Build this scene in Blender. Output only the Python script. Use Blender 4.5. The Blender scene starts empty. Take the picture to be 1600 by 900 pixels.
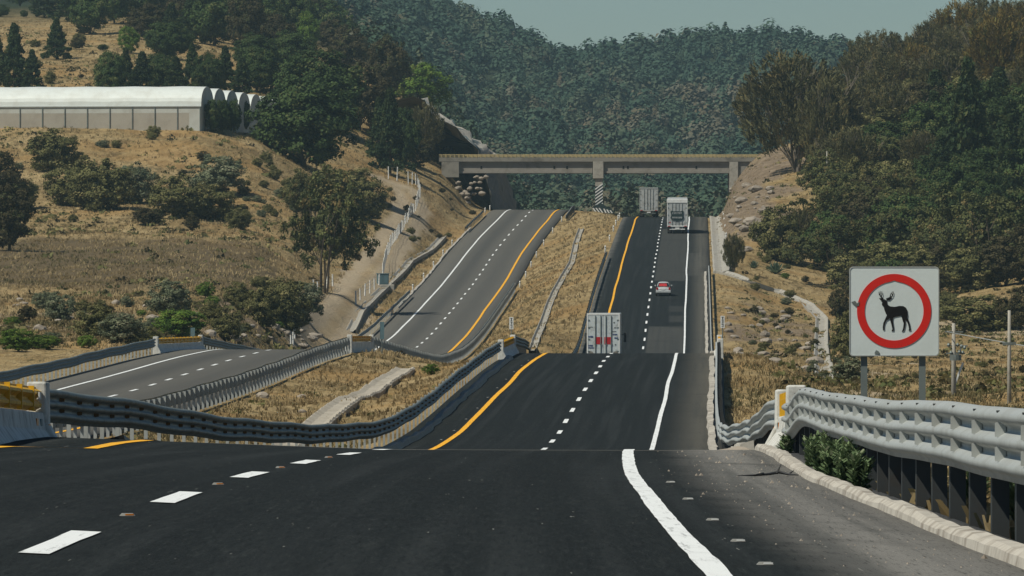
import bpy, bmesh, math, random
import numpy as np
from mathutils import Vector, Matrix
R = math.radians
F = 12444.0          # focal length in photo pixels (1600 wide)
C = bpy.context.scene.collection
sc = bpy.context.scene

# ------------------------------------------------------------------ camera, world, sun, exposure
cam_d = bpy.data.cameras.new('camera'); cam = bpy.data.objects.new('camera', cam_d); C.objects.link(cam)
cam.location = (0, 0, 0); cam.rotation_euler = (R(90), 0, 0)
cam_d.sensor_width = 36; cam_d.lens = F*36/1600; cam_d.shift_y = -50/1600
cam_d.clip_start = 1; cam_d.clip_end = 30000
sc.camera = cam
SUN_EL, SUN_AZ = 52, 236      # azimuth: degrees clockwise from +Y, where the sun stands
w = bpy.data.worlds.new('World'); sc.world = w; w.use_nodes = True
nt = w.node_tree; nt.nodes.clear()
sky = nt.nodes.new('ShaderNodeTexSky'); sky.sky_type = 'NISHITA'; sky.sun_disc = False
sky.sun_elevation = R(SUN_EL); sky.sun_rotation = R(SUN_AZ)
sky.altitude = 1500; sky.air_density = 1.1; sky.dust_density = 0.8; sky.ozone_density = 2.2
tint = nt.nodes.new('ShaderNodeMixRGB'); tint.blend_type = 'MULTIPLY'; tint.inputs[0].default_value = 1
tint.inputs[2].default_value = (0.80, 0.95, 1.0, 1)
bg = nt.nodes.new('ShaderNodeBackground'); bg.inputs[1].default_value = 0.052
wo = nt.nodes.new('ShaderNodeOutputWorld')
nt.links.new(sky.outputs[0], tint.inputs[1]); nt.links.new(tint.outputs[0], bg.inputs[0]); nt.links.new(bg.outputs[0], wo.inputs[0])
sl = bpy.data.lights.new('sun', 'SUN'); sl.energy = 4.6; sl.angle = R(0.5); sl.color = (1.0, 0.95, 0.83)
so = bpy.data.objects.new('sun', sl); C.objects.link(so)
d = Vector((math.sin(R(SUN_AZ))*math.cos(R(SUN_EL)), math.cos(R(SUN_AZ))*math.cos(R(SUN_EL)), math.sin(R(SUN_EL))))
so.rotation_euler = d.to_track_quat('Z', 'Y').to_euler(); so.location = (0, 0, 200)
sc.view_settings.view_transform = 'Standard'; sc.view_settings.look = 'None'
sc.view_settings.gamma = 1; sc.view_settings.use_curve_mapping = False
sc.view_settings.exposure = 0.02
sc.render.engine = 'CYCLES'
sc.cycles.volume_bounces = 1; sc.cycles.max_bounces = 6; sc.cycles.transparent_max_bounces = 4

# ------------------------------------------------------------------ numeric helpers
def pchip(xs, ys):
    xs = np.array(xs, float); ys = np.array(ys, float)
    h = np.diff(xs); dl = np.diff(ys, axis=0)/(h if ys.ndim == 1 else h[:, None])
    m = np.zeros_like(ys)
    a, b = dl[:-1], dl[1:]
    h0, h1 = (h[:-1], h[1:]) if ys.ndim == 1 else (h[:-1, None], h[1:, None])
    m[1:-1] = (a*h1 + b*h0)/(h0+h1)
    lim = np.where(a*b > 0, 2.5*np.minimum(abs(a), abs(b)), .0)
    m[1:-1] = np.clip(m[1:-1], -lim, lim)
    m[0] = dl[0]; m[-1] = dl[-1]
    def f(x):
        x = np.asarray(x, float); xc = np.clip(x, xs[0], xs[-1])
        i = np.clip(np.searchsorted(xs, xc, side='right')-1, 0, len(h)-1)
        t = (xc-xs[i])/h[i]; hh = h[i]
        if ys.ndim > 1: t = t[..., None]; hh = hh[..., None]
        t2, t3 = t*t, t*t*t
        return ((2*t3-3*t2+1)*ys[i] + (t3-2*t2+t)*hh*m[i] + (-2*t3+3*t2)*ys[i+1] + (t3-t2)*hh*m[i+1])
    return f
def sstep(t):
    t = np.clip(t, 0, 1); return t*t*(3-2*t)
_rs = np.random.RandomState(7); _tab = _rs.rand(256, 256)
def vnoise(x, y):
    xi = np.floor(x).astype(int); yi = np.floor(y).astype(int)
    fx = sstep(x-xi); fy = sstep(y-yi)
    g = lambda a, b: _tab[a % 256, b % 256]
    return (g(xi, yi)*(1-fx)+g(xi+1, yi)*fx)*(1-fy) + (g(xi, yi+1)*(1-fx)+g(xi+1, yi+1)*fx)*fy - .5
def fbm(x, y, n=4):
    s = 0; a = 1
    for k in range(n):
        s = s + a*vnoise(x*2**k+17*k, y*2**k+31*k); a *= .5
    return s

# ------------------------------------------------------------------ road geometry (y axis = driving direction)
XR = pchip([-80, 0, 43.7, 58, 72.5, 88, 111, 268, 420, 690, 1110, 1500], [-2.2, -2.45, -2.474, -2.445, -2.39, -2.26, -1.965, 1.18, 5.0, 11.3, 21.1, 30.2])
ZR = pchip([-80, 0, 43.7, 58, 72.5, 88, 100, 111, 120, 130, 142, 155, 190, 230, 250, 268, 290, 310, 350, 390, 415, 435, 455, 500, 560, 620, 655, 690, 740, 800, 914, 1010, 1106, 1150, 1200, 1300, 1500],
           [-1.2, -1.3, -1.572, -1.765, -2.0, -2.277, -2.50, -2.72, -2.92, -3.17, -3.5, -3.88, -4.87, -5.8, -6.18, -6.42, -6.47, -6.33, -5.88, -5.5, -5.38, -5.36, -5.58, -6.6, -8.05, -8.85, -8.9, -8.43, -6.4, -3.9, 0, 2.9, 5.33, 5.6, 4.6, 0, -12])
XL = pchip([-80, 0, 100, 200, 300, 362, 480, 500, 650, 772, 960, 1050, 1150, 1200, 1400, 1500], [-23, -22, -21, -20, -18.9, -17.9, -16, -15.5, -11, -8.56, -4.2, -1.86, 2.1, 3.9, 11, 14])
ZL = pchip([-80, 0, 100, 200, 300, 362, 400, 480, 500, 520, 560, 600, 650, 700, 772, 860, 950, 1050, 1130, 1170, 1210, 1260, 1400, 1500],
           [-2.5, -2.5, -3.5, -5, -6.25, -6.3, -6.25, -6.0, -5.97, -6.1, -7.0, -8.0, -8.9, -9.0, -8.3, -6.0, -3.1, 1.0, 4.9, 6.6, 7.0, 5.5, -3, -10])
EL = lambda y: np.interp(y, [-80, 60, 92, 100, 107, 113, 120, 126, 136, 1600], [.044, .044, .040, .024, .012, .028, .038, .028, 0, 0])     # superelevation, left half
ER = lambda y: np.interp(y, [-80, 60, 88, 111, 125, 1600], [.05, .05, .04, .015, 0, 0])
def road_z(which, Y, off):
    Y = np.asarray(Y, float); off = np.asarray(off, float)
    if which == 'R':
        return ZR(Y) - off*np.where(off < 0, EL(Y), ER(Y)) + 0
    return ZL(Y) - off*0.0
def road_p(which, Y, off, dz=0.0):
    X = (XR if which == 'R' else XL)(Y) + off
    return X, Y, road_z(which, Y, off)+dz

# ------------------------------------------------------------------ terrain table: image rows of the ground at given distances
TS = {
 -80: [(-400, 20), (2000, 20)],   # handled as constants below
 100: [(-400, 850), (800, 860), (2000, 850)],
 160: [(-400, 750), (1100, 730), (2000, 715)],
 250: [(-400, 680), (1100, 700), (1300, 655), (2000, 645)],
 350: [(-400, 612), (300, 615), (1130, 625), (1290, 618), (2000, 612)],
 450: [(-400, 566), (0, 566), (200, 570), (1130, 580), (1200, 588), (1290, 600), (1400, 597), (2000, 588)],
 520: [(-400, 538), (0, 540), (200, 541), (300, 546), (400, 556), (1130, 576), (1290, 584), (2000, 572)],
 600: [(-400, 503), (0, 505), (200, 508), (300, 515), (360, 530), (410, 556), (1130, 568), (1200, 562), (1290, 565), (2000, 550)],
 700: [(-400, 455), (0, 455), (200, 455), (300, 458), (350, 465), (400, 484), (450, 512), (500, 545), (1130, 540), (1200, 543), (1290, 548), (1400, 536), (2000, 528)],
 800: [(-400, 410), (300, 410), (400, 420), (450, 440), (500, 482), (550, 500), (600, 520), (1130, 470), (1160, 474), (1200, 484), (1290, 497), (1400, 495), (1500, 492), (1600, 482), (2000, 460)],
 860: [(-400, 378), (300, 378), (400, 390), (450, 410), (500, 446), (560, 465), (620, 480), (1120, 428), (1160, 436), (1200, 446), (1290, 466), (1400, 468), (1500, 450), (1600, 430), (2000, 380)],
 920: [(-400, 355), (300, 352), (400, 362), (450, 378), (500, 415), (550, 430), (600, 440), (650, 450), (1120, 398), (1160, 398), (1200, 402), (1290, 415), (1400, 408), (1600, 370), (2000, 300)],
 1000: [(-400, 285), (0, 285), (200, 280), (400, 297), (450, 315), (500, 352), (550, 375), (600, 392), (650, 402), (690, 410), (1120, 362), (1150, 346), (1200, 335), (1290, 330), (1400, 320), (1600, 270), (2000, 220)],
 1050: [(-400, 207), (320, 207), (400, 228), (450, 262), (500, 294), (550, 325), (600, 345), (650, 366), (700, 388), (1120, 342), (1150, 312), (1200, 292), (1290, 280), (1400, 262), (1600, 215), (2000, 180)],
 1120: [(-400, 190), (320, 190), (400, 205), (450, 225), (500, 238), (560, 262), (600, 282), (650, 300), (700, 328), (750, 345), (1120, 328), (1150, 285), (1190, 248), (1290, 228), (1400, 200), (1600, 160), (2000, 120)],
 1180: [(-400, 150), (200, 148), (400, 160), (500, 188), (580, 222), (640, 250), (690, 275), (740, 322), (1130, 318), (1155, 275), (1190, 240), (1290, 205), (1400, 175), (1600, 130), (2000, 90)],
 1300: [(-400, 95), (200, 88), (400, 105), (500, 138), (600, 168), (660, 190), (700, 240), (760, 320), (820, 350), (1150, 340), (1190, 270), (1290, 195), (1400, 145), (1600, 85), (2000, 40)],
 1450: [(-400, 50), (200, 42), (400, 58), (500, 95), (600, 132), (680, 180), (740, 250), (820, 350), (1150, 350), (1200, 320), (1290, 210), (1400, 120), (1500, 85), (1600, 55), (2000, 10)],
 1600: [(-400, 20), (200, 12), (400, 25), (500, 65), (600, 110), (680, 190), (760, 330), (850, 370), (1150, 370), (1250, 320), (1400, 200), (1600, 120), (2000, 90)],
 1900: [(-400, -40), (400, 40), (600, 165), (740, 350), (850, 368), (1190, 368), (1300, 330), (1600, 220), (2000, 180)],
 2200: [(-400, -60), (400, 0), (600, 130), (750, 270), (1000, 292), (1190, 298), (1300, 290), (1600, 240), (2000, 180)],
 2600: [(-400, -90), (400, -60), (600, 40), (750, 150), (900, 195), (1100, 200), (1300, 195), (1600, 180), (2000, 150)],
 3000: [(-400, -120), (400, -100), (600, -20), (700, 35), (760, 62), (820, 88), (880, 108), (960, 104), (1100, 88), (1200, 82), (1310, 100), (1400, 120), (1600, 130), (2000, 130)],
 3500: [(-400, 150), (1000, 260), (2000, 250)],
 4200: [(-400, 350), (2000, 350)],
}
_pxg = np.linspace(-400, 2000, 601)
_Ds = sorted(TS); _rows = []
for Dk in _Ds:
    if Dk < 0: _rows.append(np.full(_pxg.shape, -4.0)); continue
    p = TS[Dk]; y = np.interp(_pxg, [a for a, b in p], [b for a, b in p])
    k = np.array([1, 2, 3, 4, 3, 2, 1.]); k /= k.sum()
    y = np.convolve(np.pad(y, 3, mode='edge'), k, mode='valid')
    _rows.append((400-y)*Dk/F)
_Dg = np.concatenate([np.arange(-80, 1700, 2.0), np.arange(1700, 4201, 10.0)])
_TG = pchip(_Ds, np.array(_rows))(_Dg)
def table(X, Y):
    px = np.clip(800 + X*F/np.maximum(Y, 25), -400, 2000)
    a = (px+400)/4.0; ai = np.clip(a.astype(int), 0, 599); fa = a-ai
    Yc = np.clip(Y, -80, 4200); b = np.interp(Yc, _Dg, np.arange(len(_Dg))); bi = np.clip(b.astype(int), 0, len(_Dg)-2); fb = b-bi
    return (_TG[bi, ai]*(1-fa)+_TG[bi, ai+1]*fa)*(1-fb) + (_TG[bi+1, ai]*(1-fa)+_TG[bi+1, ai+1]*fa)*fb
RW = (-6.1, 6.9); LW = (-6.7, 5.9)      # carriageway platforms
def height(X, Y):
    X = np.asarray(X, float); Y = np.asarray(Y, float)
    T = table(X, Y)
    n = fbm(X/7, Y/14, 4)*.55 + fbm(X/2.1, Y/4.2, 2)*.16
    n = n + fbm(X/26, Y/60, 4)*(15*sstep((Y-1700)/400)-11*sstep((Y-2500)/450))
    xr, xl = XR(Y), XL(Y); offR, offL = X-xr, X-xl
    T = T + n*np.where((Y > 200), 1, .3)
    zRl, zRr = road_z('R', Y, RW[0]), road_z('R', Y, RW[1]); zLe = ZL(Y)
    dR = offR-RW[1]; dL = LW[0]-offL
    steep = np.clip(np.where(Y > 870, 3.2, 5.5), 0, 9)
    right = (zRr-.12)*(1-sstep(dR/steep)) + T*sstep(dR/steep)
    left = (zLe-.12)*(1-sstep(dL/5.0)) + T*sstep(dL/5.0)
    wid = np.maximum((xr+RW[0])-(xl+LW[1]), .1)
    a = np.clip((X-(xl+LW[1]))/wid, 0, 1)
    bump = np.where(Y < 700, -.55, .35)*np.sin(a*np.pi) + n*.8*np.sin(a*np.pi)
    near = -1.2*np.sin(a*np.pi)*(1-sstep((Y-200)/120))
    mid = zLe*(1-a)+zRl*a - .1 + bump + near
    z = np.where(dR > 0, right, np.where(dL > 0, left, np.where((offR < RW[0]) & (offL > LW[1]), mid, 0)))
    onR = (offR >= RW[0]) & (offR <= RW[1]); onL = (offL >= LW[0]) & (offL <= LW[1])
    z = np.where(onR, road_z('R', Y, offR)-.14, z); z = np.where(onL & ~onR, zLe-.14, z)
    wf = sstep((Y-1330)/250)
    return z*(1-wf) + T*wf
def gh(x, y): return float(height(np.array([x]), np.array([y]))[0])
def ground_at(px, py, d0=380, d1=1650):
    """distance along the ground where it is seen at that place"""
    D = np.arange(d0, d1, 1.5); X = (px-800)*D/F
    yy = 400 - height(X, D)*F/D
    run = np.minimum.accumulate(yy)
    vis = np.where(run <= py)[0]
    Dd = D[vis[0]] if len(vis) else D[-1]
    return (px-800)*Dd/F, Dd, gh((px-800)*Dd/F, Dd)

# ------------------------------------------------------------------ object helpers
def tag(o, label=None, cat=None, group=None, kind=None):
    if label: o['label'] = label
    if cat: o['category'] = cat
    if group: o['group'] = group
    if kind: o['kind'] = kind
    return o
def empty(name, loc=(0, 0, 0), rz=0, label=None, cat=None, group=None):
    o = bpy.data.objects.new(name, None); C.objects.link(o); o.location = loc; o.rotation_euler = (0, 0, rz)
    o.empty_display_size = .2
    return tag(o, label, cat, group)
def obj(name, me, mat=None, parent=None, loc=None):
    o = bpy.data.objects.new(name, me); C.objects.link(o)
    if mat is not None and not me.materials:
        for m in (mat if isinstance(mat, (list, tuple)) else [mat]): me.materials.append(m)
    if parent: o.parent = parent
    if loc is not None: o.location = loc
    return o
def copy_tree(o, parent=None):
    c = o.copy(); C.objects.link(c); c.parent = parent
    for ch in list(o.children): copy_tree(ch, c)
    return c
class MB:
    def __init__(s): s.v = []; s.f = []; s.m = []
    def add(s, vs, fs, mi=0):
        b = len(s.v); s.v += [tuple(map(float, q)) for q in vs]
        for f in fs: s.f.append(tuple(b+i for i in f)); s.m.append(mi)
        return s
    def box(s, a, b, mi=0, taper=None):
        (x0, y0, z0), (x1, y1, z1) = a, b
        tx, ty = taper or (0, 0)
        s.add([(x0, y0, z0), (x1, y0, z0), (x1, y1, z0), (x0, y1, z0), (x0+tx, y0+ty, z1), (x1-tx, y0+ty, z1), (x1-tx, y1-ty, z1), (x0+tx, y1-ty, z1)],
              [(3, 2, 1, 0), (4, 5, 6, 7), (0, 1, 5, 4), (1, 2, 6, 5), (2, 3, 7, 6), (3, 0, 4, 7)], mi); return s
    def prism(s, poly, y0, y1, mi=0):      # poly in (x,z), extruded along y
        n = len(poly)
        s.add([(x, y0, z) for x, z in poly]+[(x, y1, z) for x, z in poly],
              [tuple(range(n)), tuple(range(2*n-1, n-1, -1))]+[(i, i+n, (i+1) % n+n, (i+1) % n) for i in range(n)], mi); return s
    def tube(s, pts, rad, n=6, mi=0, cap=True):
        pts = [Vector(p) for p in pts]; rad = rad if isinstance(rad, (list, tuple)) else [rad]*len(pts)
        b = len(s.v)
        for i, p in enumerate(pts):
            t = (pts[min(i+1, len(pts)-1)]-pts[max(i-1, 0)]).normalized()
            u = t.cross(Vector((0, 0, 1)) if abs(t.z) < .9 else Vector((1, 0, 0))).normalized(); v2 = t.cross(u)
            for k in range(n):
                q = p + (u*math.cos(2*math.pi*k/n)+v2*math.sin(2*math.pi*k/n))*rad[i]; s.v.append(tuple(q))
        for i in range(len(pts)-1):
            for k in range(n):
                s.f.append((b+i*n+k, b+i*n+(k+1) % n, b+(i+1)*n+(k+1) % n, b+(i+1)*n+k)); s.m.append(mi)
        if cap:
            s.f.append(tuple(b+k for k in range(n))[::-1]); s.m.append(mi)
            s.f.append(tuple(b+(len(pts)-1)*n+k for k in range(n))); s.m.append(mi)
        return s
    def mesh(s, name='mesh', smooth=False):
        me = bpy.data.meshes.new(name); me.from_pydata(s.v, [], s.f); me.update()
        me.polygons.foreach_set('material_index', s.m)
        bm = bmesh.new(); bm.from_mesh(me); bmesh.ops.recalc_face_normals(bm, faces=bm.faces); bm.to_mesh(me); bm.free()
        if smooth: me.polygons.foreach_set('use_smooth', [True]*len(me.polygons))
        return me
    def build(s, name, mat, parent=None, loc=None, smooth=False, bevel=0):
        o = obj(name, s.mesh(name, smooth), mat, parent, loc)
        if bevel:
            md = o.modifiers.new('bevel', 'BEVEL'); md.width = bevel; md.segments = 2; md.limit_method = 'ANGLE'
        return o
def quads_mesh(name, Pc, U, V, tint=None, extra=None):
    n = len(Pc); co = np.empty((n, 4, 3)); co[:, 0] = Pc-U-V; co[:, 1] = Pc+U-V; co[:, 2] = Pc+U*.6+V; co[:, 3] = Pc-U*.6+V
    me = bpy.data.meshes.new(name); me.vertices.add(4*n); me.vertices.foreach_set('co', co.ravel())
    me.loops.add(4*n); me.loops.foreach_set('vertex_index', np.arange(4*n, dtype=np.int32))
    me.polygons.add(n); me.polygons.foreach_set('loop_start', np.arange(0, 4*n, 4, dtype=np.int32))
    me.update(calc_edges=True)
    if tint is not None:
        at = me.attributes.new('tint', 'FLOAT_VECTOR', 'POINT'); at.data.foreach_set('vector', np.repeat(tint, 4, axis=0).ravel())
    return me

# ------------------------------------------------------------------ node materials
class NT:
    def __init__(s, name, rough=.8, metal=0.0, spec=.3):
        s.m = bpy.data.materials.new(name); s.m.use_nodes = True; s.t = s.m.node_tree
        s.b = s.t.nodes['Principled BSDF']; s.b.inputs['Roughness'].default_value = rough; s.b.inputs['Metallic'].default_value = metal
        s.b.inputs['Specular IOR Level'].default_value = spec
    def n(s, t, **k):
        q = s.t.nodes.new(t)
        for a, b in k.items(): setattr(q, a, b)
        return q
    def L(s, a, b): s.t.links.new(a, b)
    def setin(s, sock, v):
        if isinstance(v, bpy.types.NodeSocket): s.L(v, sock)
        elif isinstance(v, (tuple, list)): sock.default_value = (*v, 1) if len(v) == 3 and sock.type == 'RGBA' else v
        else: sock.default_value = v
    def math(s, op, a, b=0.0, c=0.0, clamp=False):
        q = s.n('ShaderNodeMath', operation=op, use_clamp=clamp)
        for i, v in enumerate((a, b, c)): s.setin(q.inputs[i], v)
        return q.outputs[0]
    def mix(s, f, a, b, blend='MIX'):
        q = s.n('ShaderNodeMixRGB', blend_type=blend); s.setin(q.inputs[0], f); s.setin(q.inputs[1], a); s.setin(q.inputs[2], b); return q.outputs[0]
    def noise(s, scale, detail=4, vec=None, rough=.55, dist=0.0):
        q = s.n('ShaderNodeTexNoise'); q.inputs['Scale'].default_value = scale; q.inputs['Detail'].default_value = detail
        q.inputs['Roughness'].default_value = rough; q.inputs['Distortion'].default_value = dist
        if vec is not None: s.L(vec, q.inputs['Vector'])
        return q.outputs['Fac']
    def ramp(s, f, stops):
        q = s.n('ShaderNodeValToRGB'); s.L(f, q.inputs[0]); e = q.color_ramp.elements
        while len(e) > 1: e.remove(e[-1])
        e[0].position = stops[0][0]; e[0].color = (*stops[0][1], 1)
        for p, c in stops[1:]: k = e.new(p); k.color = (*c, 1)
        return q.outputs[0]
    def step(s, x, a, b): # smooth 0..1 as x goes a->b
        q = s.n('ShaderNodeMapRange', interpolation_type='SMOOTHSTEP'); s.setin(q.inputs['Value'], x)
        q.inputs['From Min'].default_value = a; q.inputs['From Max'].default_value = b; return q.outputs[0]
    def band(s, x, a, b, soft):
        return s.math('MULTIPLY', s.step(x, a-soft, a+soft), s.math('SUBTRACT', 1.0, s.step(x, b-soft, b+soft)))
    def pos(s): return s.n('ShaderNodeNewGeometry').outputs['Position']
    def objc(s): return s.n('ShaderNodeTexCoord').outputs['Object']
    def scalev(s, v, sc_):
        q = s.n('ShaderNodeVectorMath', operation='MULTIPLY'); s.L(v, q.inputs[0]); q.inputs[1].default_value = sc_; return q.outputs[0]
    def bump(s, h, strength, dist=.02):
        q = s.n('ShaderNodeBump'); q.inputs['Strength'].default_value = strength; q.inputs['Distance'].default_value = dist
        s.L(h, q.inputs['Height']); s.L(q.outputs[0], s.b.inputs['Normal'])
    def out(s, col, rough=None):
        s.setin(s.b.inputs['Base Color'], col)
        if rough is not None: s.setin(s.b.inputs['Roughness'], rough)
        return s.m
def worn(name, col, dirt, scale=3.0, amt=.5, rough=.6, metal=0.0, fine=20, bump=.1, world=False):
    """a base colour broken up by stains and grime of its own"""
    t = NT(name, rough, metal); v = t.pos() if world else t.objc()
    a = t.noise(scale, 6, v, .65, .3); b = t.noise(fine, 3, v)
    f = t.step(a, .42, .72); c = t.mix(t.math('MULTIPLY', f, amt), col, dirt)
    c = t.mix(t.math('MULTIPLY', b, .25), c, tuple(x*.6 for x in col))
    if bump: t.bump(b, bump, .01)
    return t.out(c, t.math('ADD', t.math('MULTIPLY', a, .3), rough-.15))
M = {}
M['white_conc'] = worn('whitewashed_concrete', (.62, .62, .57), (.25, .23, .19), 2.5, .8, .8, bump=.4)
M['girder'] = worn('girder_concrete', (.27, .25, .215), (.15, .13, .105), .6, .7, .85, bump=.3, world=True)
M['conc'] = worn('concrete', (.36, .34, .29), (.17, .15, .12), 1.6, .7, .85, bump=.4, world=True)
M['conc_dark'] = worn('weathered_concrete', (.24, .225, .19), (.09, .08, .065), .6, .8, .9, bump=.4, world=True)
M['kerb'] = worn('kerb_concrete', (.46, .43, .37), (.16, .13, .10), 1.6, .9, .9, fine=9, bump=.8, world=True)
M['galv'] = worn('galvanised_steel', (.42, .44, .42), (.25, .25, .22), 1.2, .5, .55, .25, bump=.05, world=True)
M['galv_dark'] = worn('dark_galvanised_steel', (.17, .20, .19), (.09, .08, .06), 1.5, .6, .6, .3, bump=.05, world=True)  # the left rails' shaded faces are put into this darker steel colour
M['post'] = worn('post_steel', (.045, .05, .05), (.05, .04, .03), 2, .6, .6, .3, bump=.05, world=True)  # shade on the camera side of the posts painted as a near-black base
M['yellow'] = worn('yellow_paint', (.72, .40, .015), (.30, .14, .02), 4, .5, .55)
M['white'] = worn('white_paint', (.72, .73, .70), (.42, .40, .35), 3, .5, .55)
M['trailer'] = worn('trailer_aluminium', (.55, .60, .60), (.28, .27, .24), 2.0, .8, .5, .1)
M['trailer_grey'] = worn('dusty_trailer_panel', (.42, .44, .43), (.20, .18, .15), 2.2, .8, .6, .1)
M['dark'] = worn('dark_steel', (.03, .032, .034), (.10, .085, .06), 3, .5, .6)
M['rubber'] = worn('tyre_rubber', (.02, .02, .02), (.08, .07, .05), 4, .5, .9)
M['red'] = worn('red_panel', (.42, .015, .02), (.2, .02, .02), 4, .4, .5)
M['blue'] = worn('blue_lettering', (.03, .05, .16), (.1, .1, .15), 6, .4, .6)
M['shield'] = worn('dark_green_emblem', (.012, .03, .03), (.05, .06, .06), 6, .4, .6)
M['amber'] = worn('amber_reflector', (.50, .16, .01), (.15, .06, .02), 8, .4, .3)
M['silver'] = worn('silver_car_paint', (.66, .67, .65), (.33, .31, .28), 3, .4, .3, .4)
M['glass'] = worn('dark_glass', (.015, .018, .02), (.05, .05, .05), 4, .3, .1)
M['tail'] = worn('tail_lamp_red', (.35, .01, .01), (.15, .01, .01), 5, .3, .25)
M['sign_white'] = worn('sign_white_sheet', (.60, .66, .64), (.50, .55, .52), 1.5, .5, .5)
M['sign_red'] = worn('sign_red_sheet', (.60, .022, .015), (.42, .02, .015), 2.5, .4, .45)
M['black'] = worn('black_sheet', (.008, .008, .008), (.02, .02, .02), 3, .4, .5)
M['teal'] = worn('blue_grey_panel', (.10, .17, .19), (.08, .08, .07), 3, .4, .6)
M['wood'] = worn('weathered_pole', (.23, .20, .16), (.10, .08, .06), 2, .6, .85)
M['plastic'] = worn('greenhouse_film', (.66, .70, .66), (.50, .50, .44), .5, .5, .45, fine=2)
M['mesh_wall'] = worn('greenhouse_shade_mesh', (.36, .33, .27), (.27, .24, .19), .4, .6, .9, fine=3)
M['film_low'] = worn('greenhouse_side_film', (.47, .48, .43), (.33, .31, .26), .6, .6, .6, fine=3)
M['bark'] = worn('bark', (.085, .065, .045), (.16, .14, .11), 6, .6, .95)
M['bark_pale'] = worn('pale_bark', (.20, .17, .13), (.09, .07, .05), 5, .6, .95)
M['rock'] = worn('grey_rock', (.30, .26, .21), (.13, .105, .08), 1.1, .8, .95, fine=5, bump=.9, world=True)

def asphalt(name, which):
    t = NT(name, .9, 0, .10); uv = t.n('ShaderNodeUVMap').outputs[0]
    sp = t.n('ShaderNodeSeparateXYZ'); t.L(uv, sp.inputs[0]); u, v = sp.outputs[0], sp.outputs[1]
    P = t.pos(); big = t.noise(.25, 4, P, .6); fine = t.noise(14, 3, P, .7); grit = t.noise(60, 2, P, .8)
    streak = t.noise(1.0, 5, t.scalev(uv, (2.2, .035, 1)), .6)
    wob = t.math('MULTIPLY', t.math('SUBTRACT', big, .5), 1.2)
    uw = t.math('ADD', u, wob)
    if which == 'R':
        c = t.mix(streak, (.0055, .0076, .0074), (.013, .0160, .0156))
        grey = t.mix(streak, (.060, .061, .055), (.085, .083, .074))
        # older, greyer lane left in two stretches of the far hill, and worn patches
        for (u0, u1, v0, v1, k) in ((.25, 3.5, 835, 1030, .62), (.25, 3.5, 690, 737, .75), (2.1, 3.4, 745, 757, .45), (2.0, 3.4, 765, 776, .35), (3.7, 5.2, 850, 925, .5)):
            f = t.math('MULTIPLY', t.math('MULTIPLY', t.band(uw if u1 > 5 else u, u0, u1, .12), t.band(v, v0, v1, 1.5)), k)
            c = t.mix(f, c, grey)
        # shoulder
        sh = t.mix(streak, (.15, .145, .135), (.25, .24, .215))
        sw = t.math('ADD', u, t.math('MULTIPLY', wob, .5))
        c = t.mix(t.math('MULTIPLY', t.math('MULTIPLY', t.step(sw, 3.95, 4.95), t.math('SUBTRACT', 1.0, t.step(v, 130, 240))), 1.0), c, sh)
        c = t.mix(t.math('MULTIPLY', t.math('MULTIPLY', t.step(sw, 3.6, 5.8), t.step(v, 200, 260)), .75), c, (.15, .14, .115))
        c = t.mix(t.math('MULTIPLY', t.math('MULTIPLY', t.math('SUBTRACT', 1.0, t.step(uw, -5.6, -4.7)), t.step(v, 600, 700)), .8), c, (.14, .135, .12))
        trk = t.noise(.9, 4, t.scalev(uv, (3.0, .02, 1)), .5)
        c = t.mix(t.math('MULTIPLY', t.step(trk, .45, .7), .45), c, (.030, .034, .034))
        c = t.mix(t.math('MULTIPLY', t.step(big, .52, .75), .4), c, (.005, .006, .0065))
        c = t.mix(t.math('MULTIPLY', t.step(grit, .50, .66), .55), c, (.055, .06, .058))
        g2 = t.noise(1.0, 3, t.scalev(uv, (26, .9, 1)), .8); g3 = t.noise(1.0, 4, t.scalev(uv, (7, .22, 1)), .75)
        c = t.mix(t.math('MULTIPLY', t.step(g2, .52, .74), .50), c, (.040, .046, .043))
        c = t.mix(t.math('MULTIPLY', t.step(g2, .48, .30), .6), c, (.003, .004, .004))
        c = t.mix(t.math('MULTIPLY', t.step(g3, .55, .75), .35), c, (.045, .05, .047))
        spk = t.noise(1.0, 2, t.scalev(uv, (13, .5, 1)), .9); c = t.mix(t.math('MULTIPLY', t.step(spk, .70, .74), .7), c, (.20, .20, .18))
    else:
        wt = t.math('ABSOLUTE', t.math('SUBTRACT', t.math('ABSOLUTE', u), 1.8))
        c = t.mix(streak, (.085, .083, .074), (.115, .110, .096))
        c = t.mix(t.math('MULTIPLY', t.math('SUBTRACT', 1.0, t.step(t.math('ABSOLUTE', t.math('ADD', u, 1.9)), .1, 1.5)), .55), c, (.05, .052, .05))
        c = t.mix(t.math('MULTIPLY', t.math('SUBTRACT', 1.0, t.step(t.math('ABSOLUTE', t.math('SUBTRACT', u, 1.8)), .1, 1.5)), .35), c, (.055, .056, .053))
        c = t.mix(t.math('MULTIPLY', t.step(fine, .55, .75), .3), c, (.14, .135, .12))
    t.bump(t.math('ADD', t.math('MULTIPLY', fine, .4), grit), .5, .012)
    return t.out(c)
M['asphalt_R'] = asphalt('fresh_asphalt', 'R'); M['asphalt_L'] = asphalt('worn_asphalt', 'L')
def paint(name, col):
    t = NT(name, .6, 0, .3); P = t.pos(); a = t.noise(1.0, 5, t.scalev(P, (16, .8, 1)), .75); b = t.noise(1.2, 4, P)
    c = t.mix(t.math('MULTIPLY', t.step(a, .52, .70), .75), col, tuple(x*.30+.01 for x in col)); c = t.mix(t.math('MULTIPLY', t.step(b, .5, .8), .2), c, (.2, .19, .17))
    t.bump(a, .3, .01); return t.out(c)
M['concrete_slab'] = worn('pale_drain_slab', (.40, .36, .29), (.22, .19, .14), .8, .7, .9, fine=4, world=True)
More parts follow.
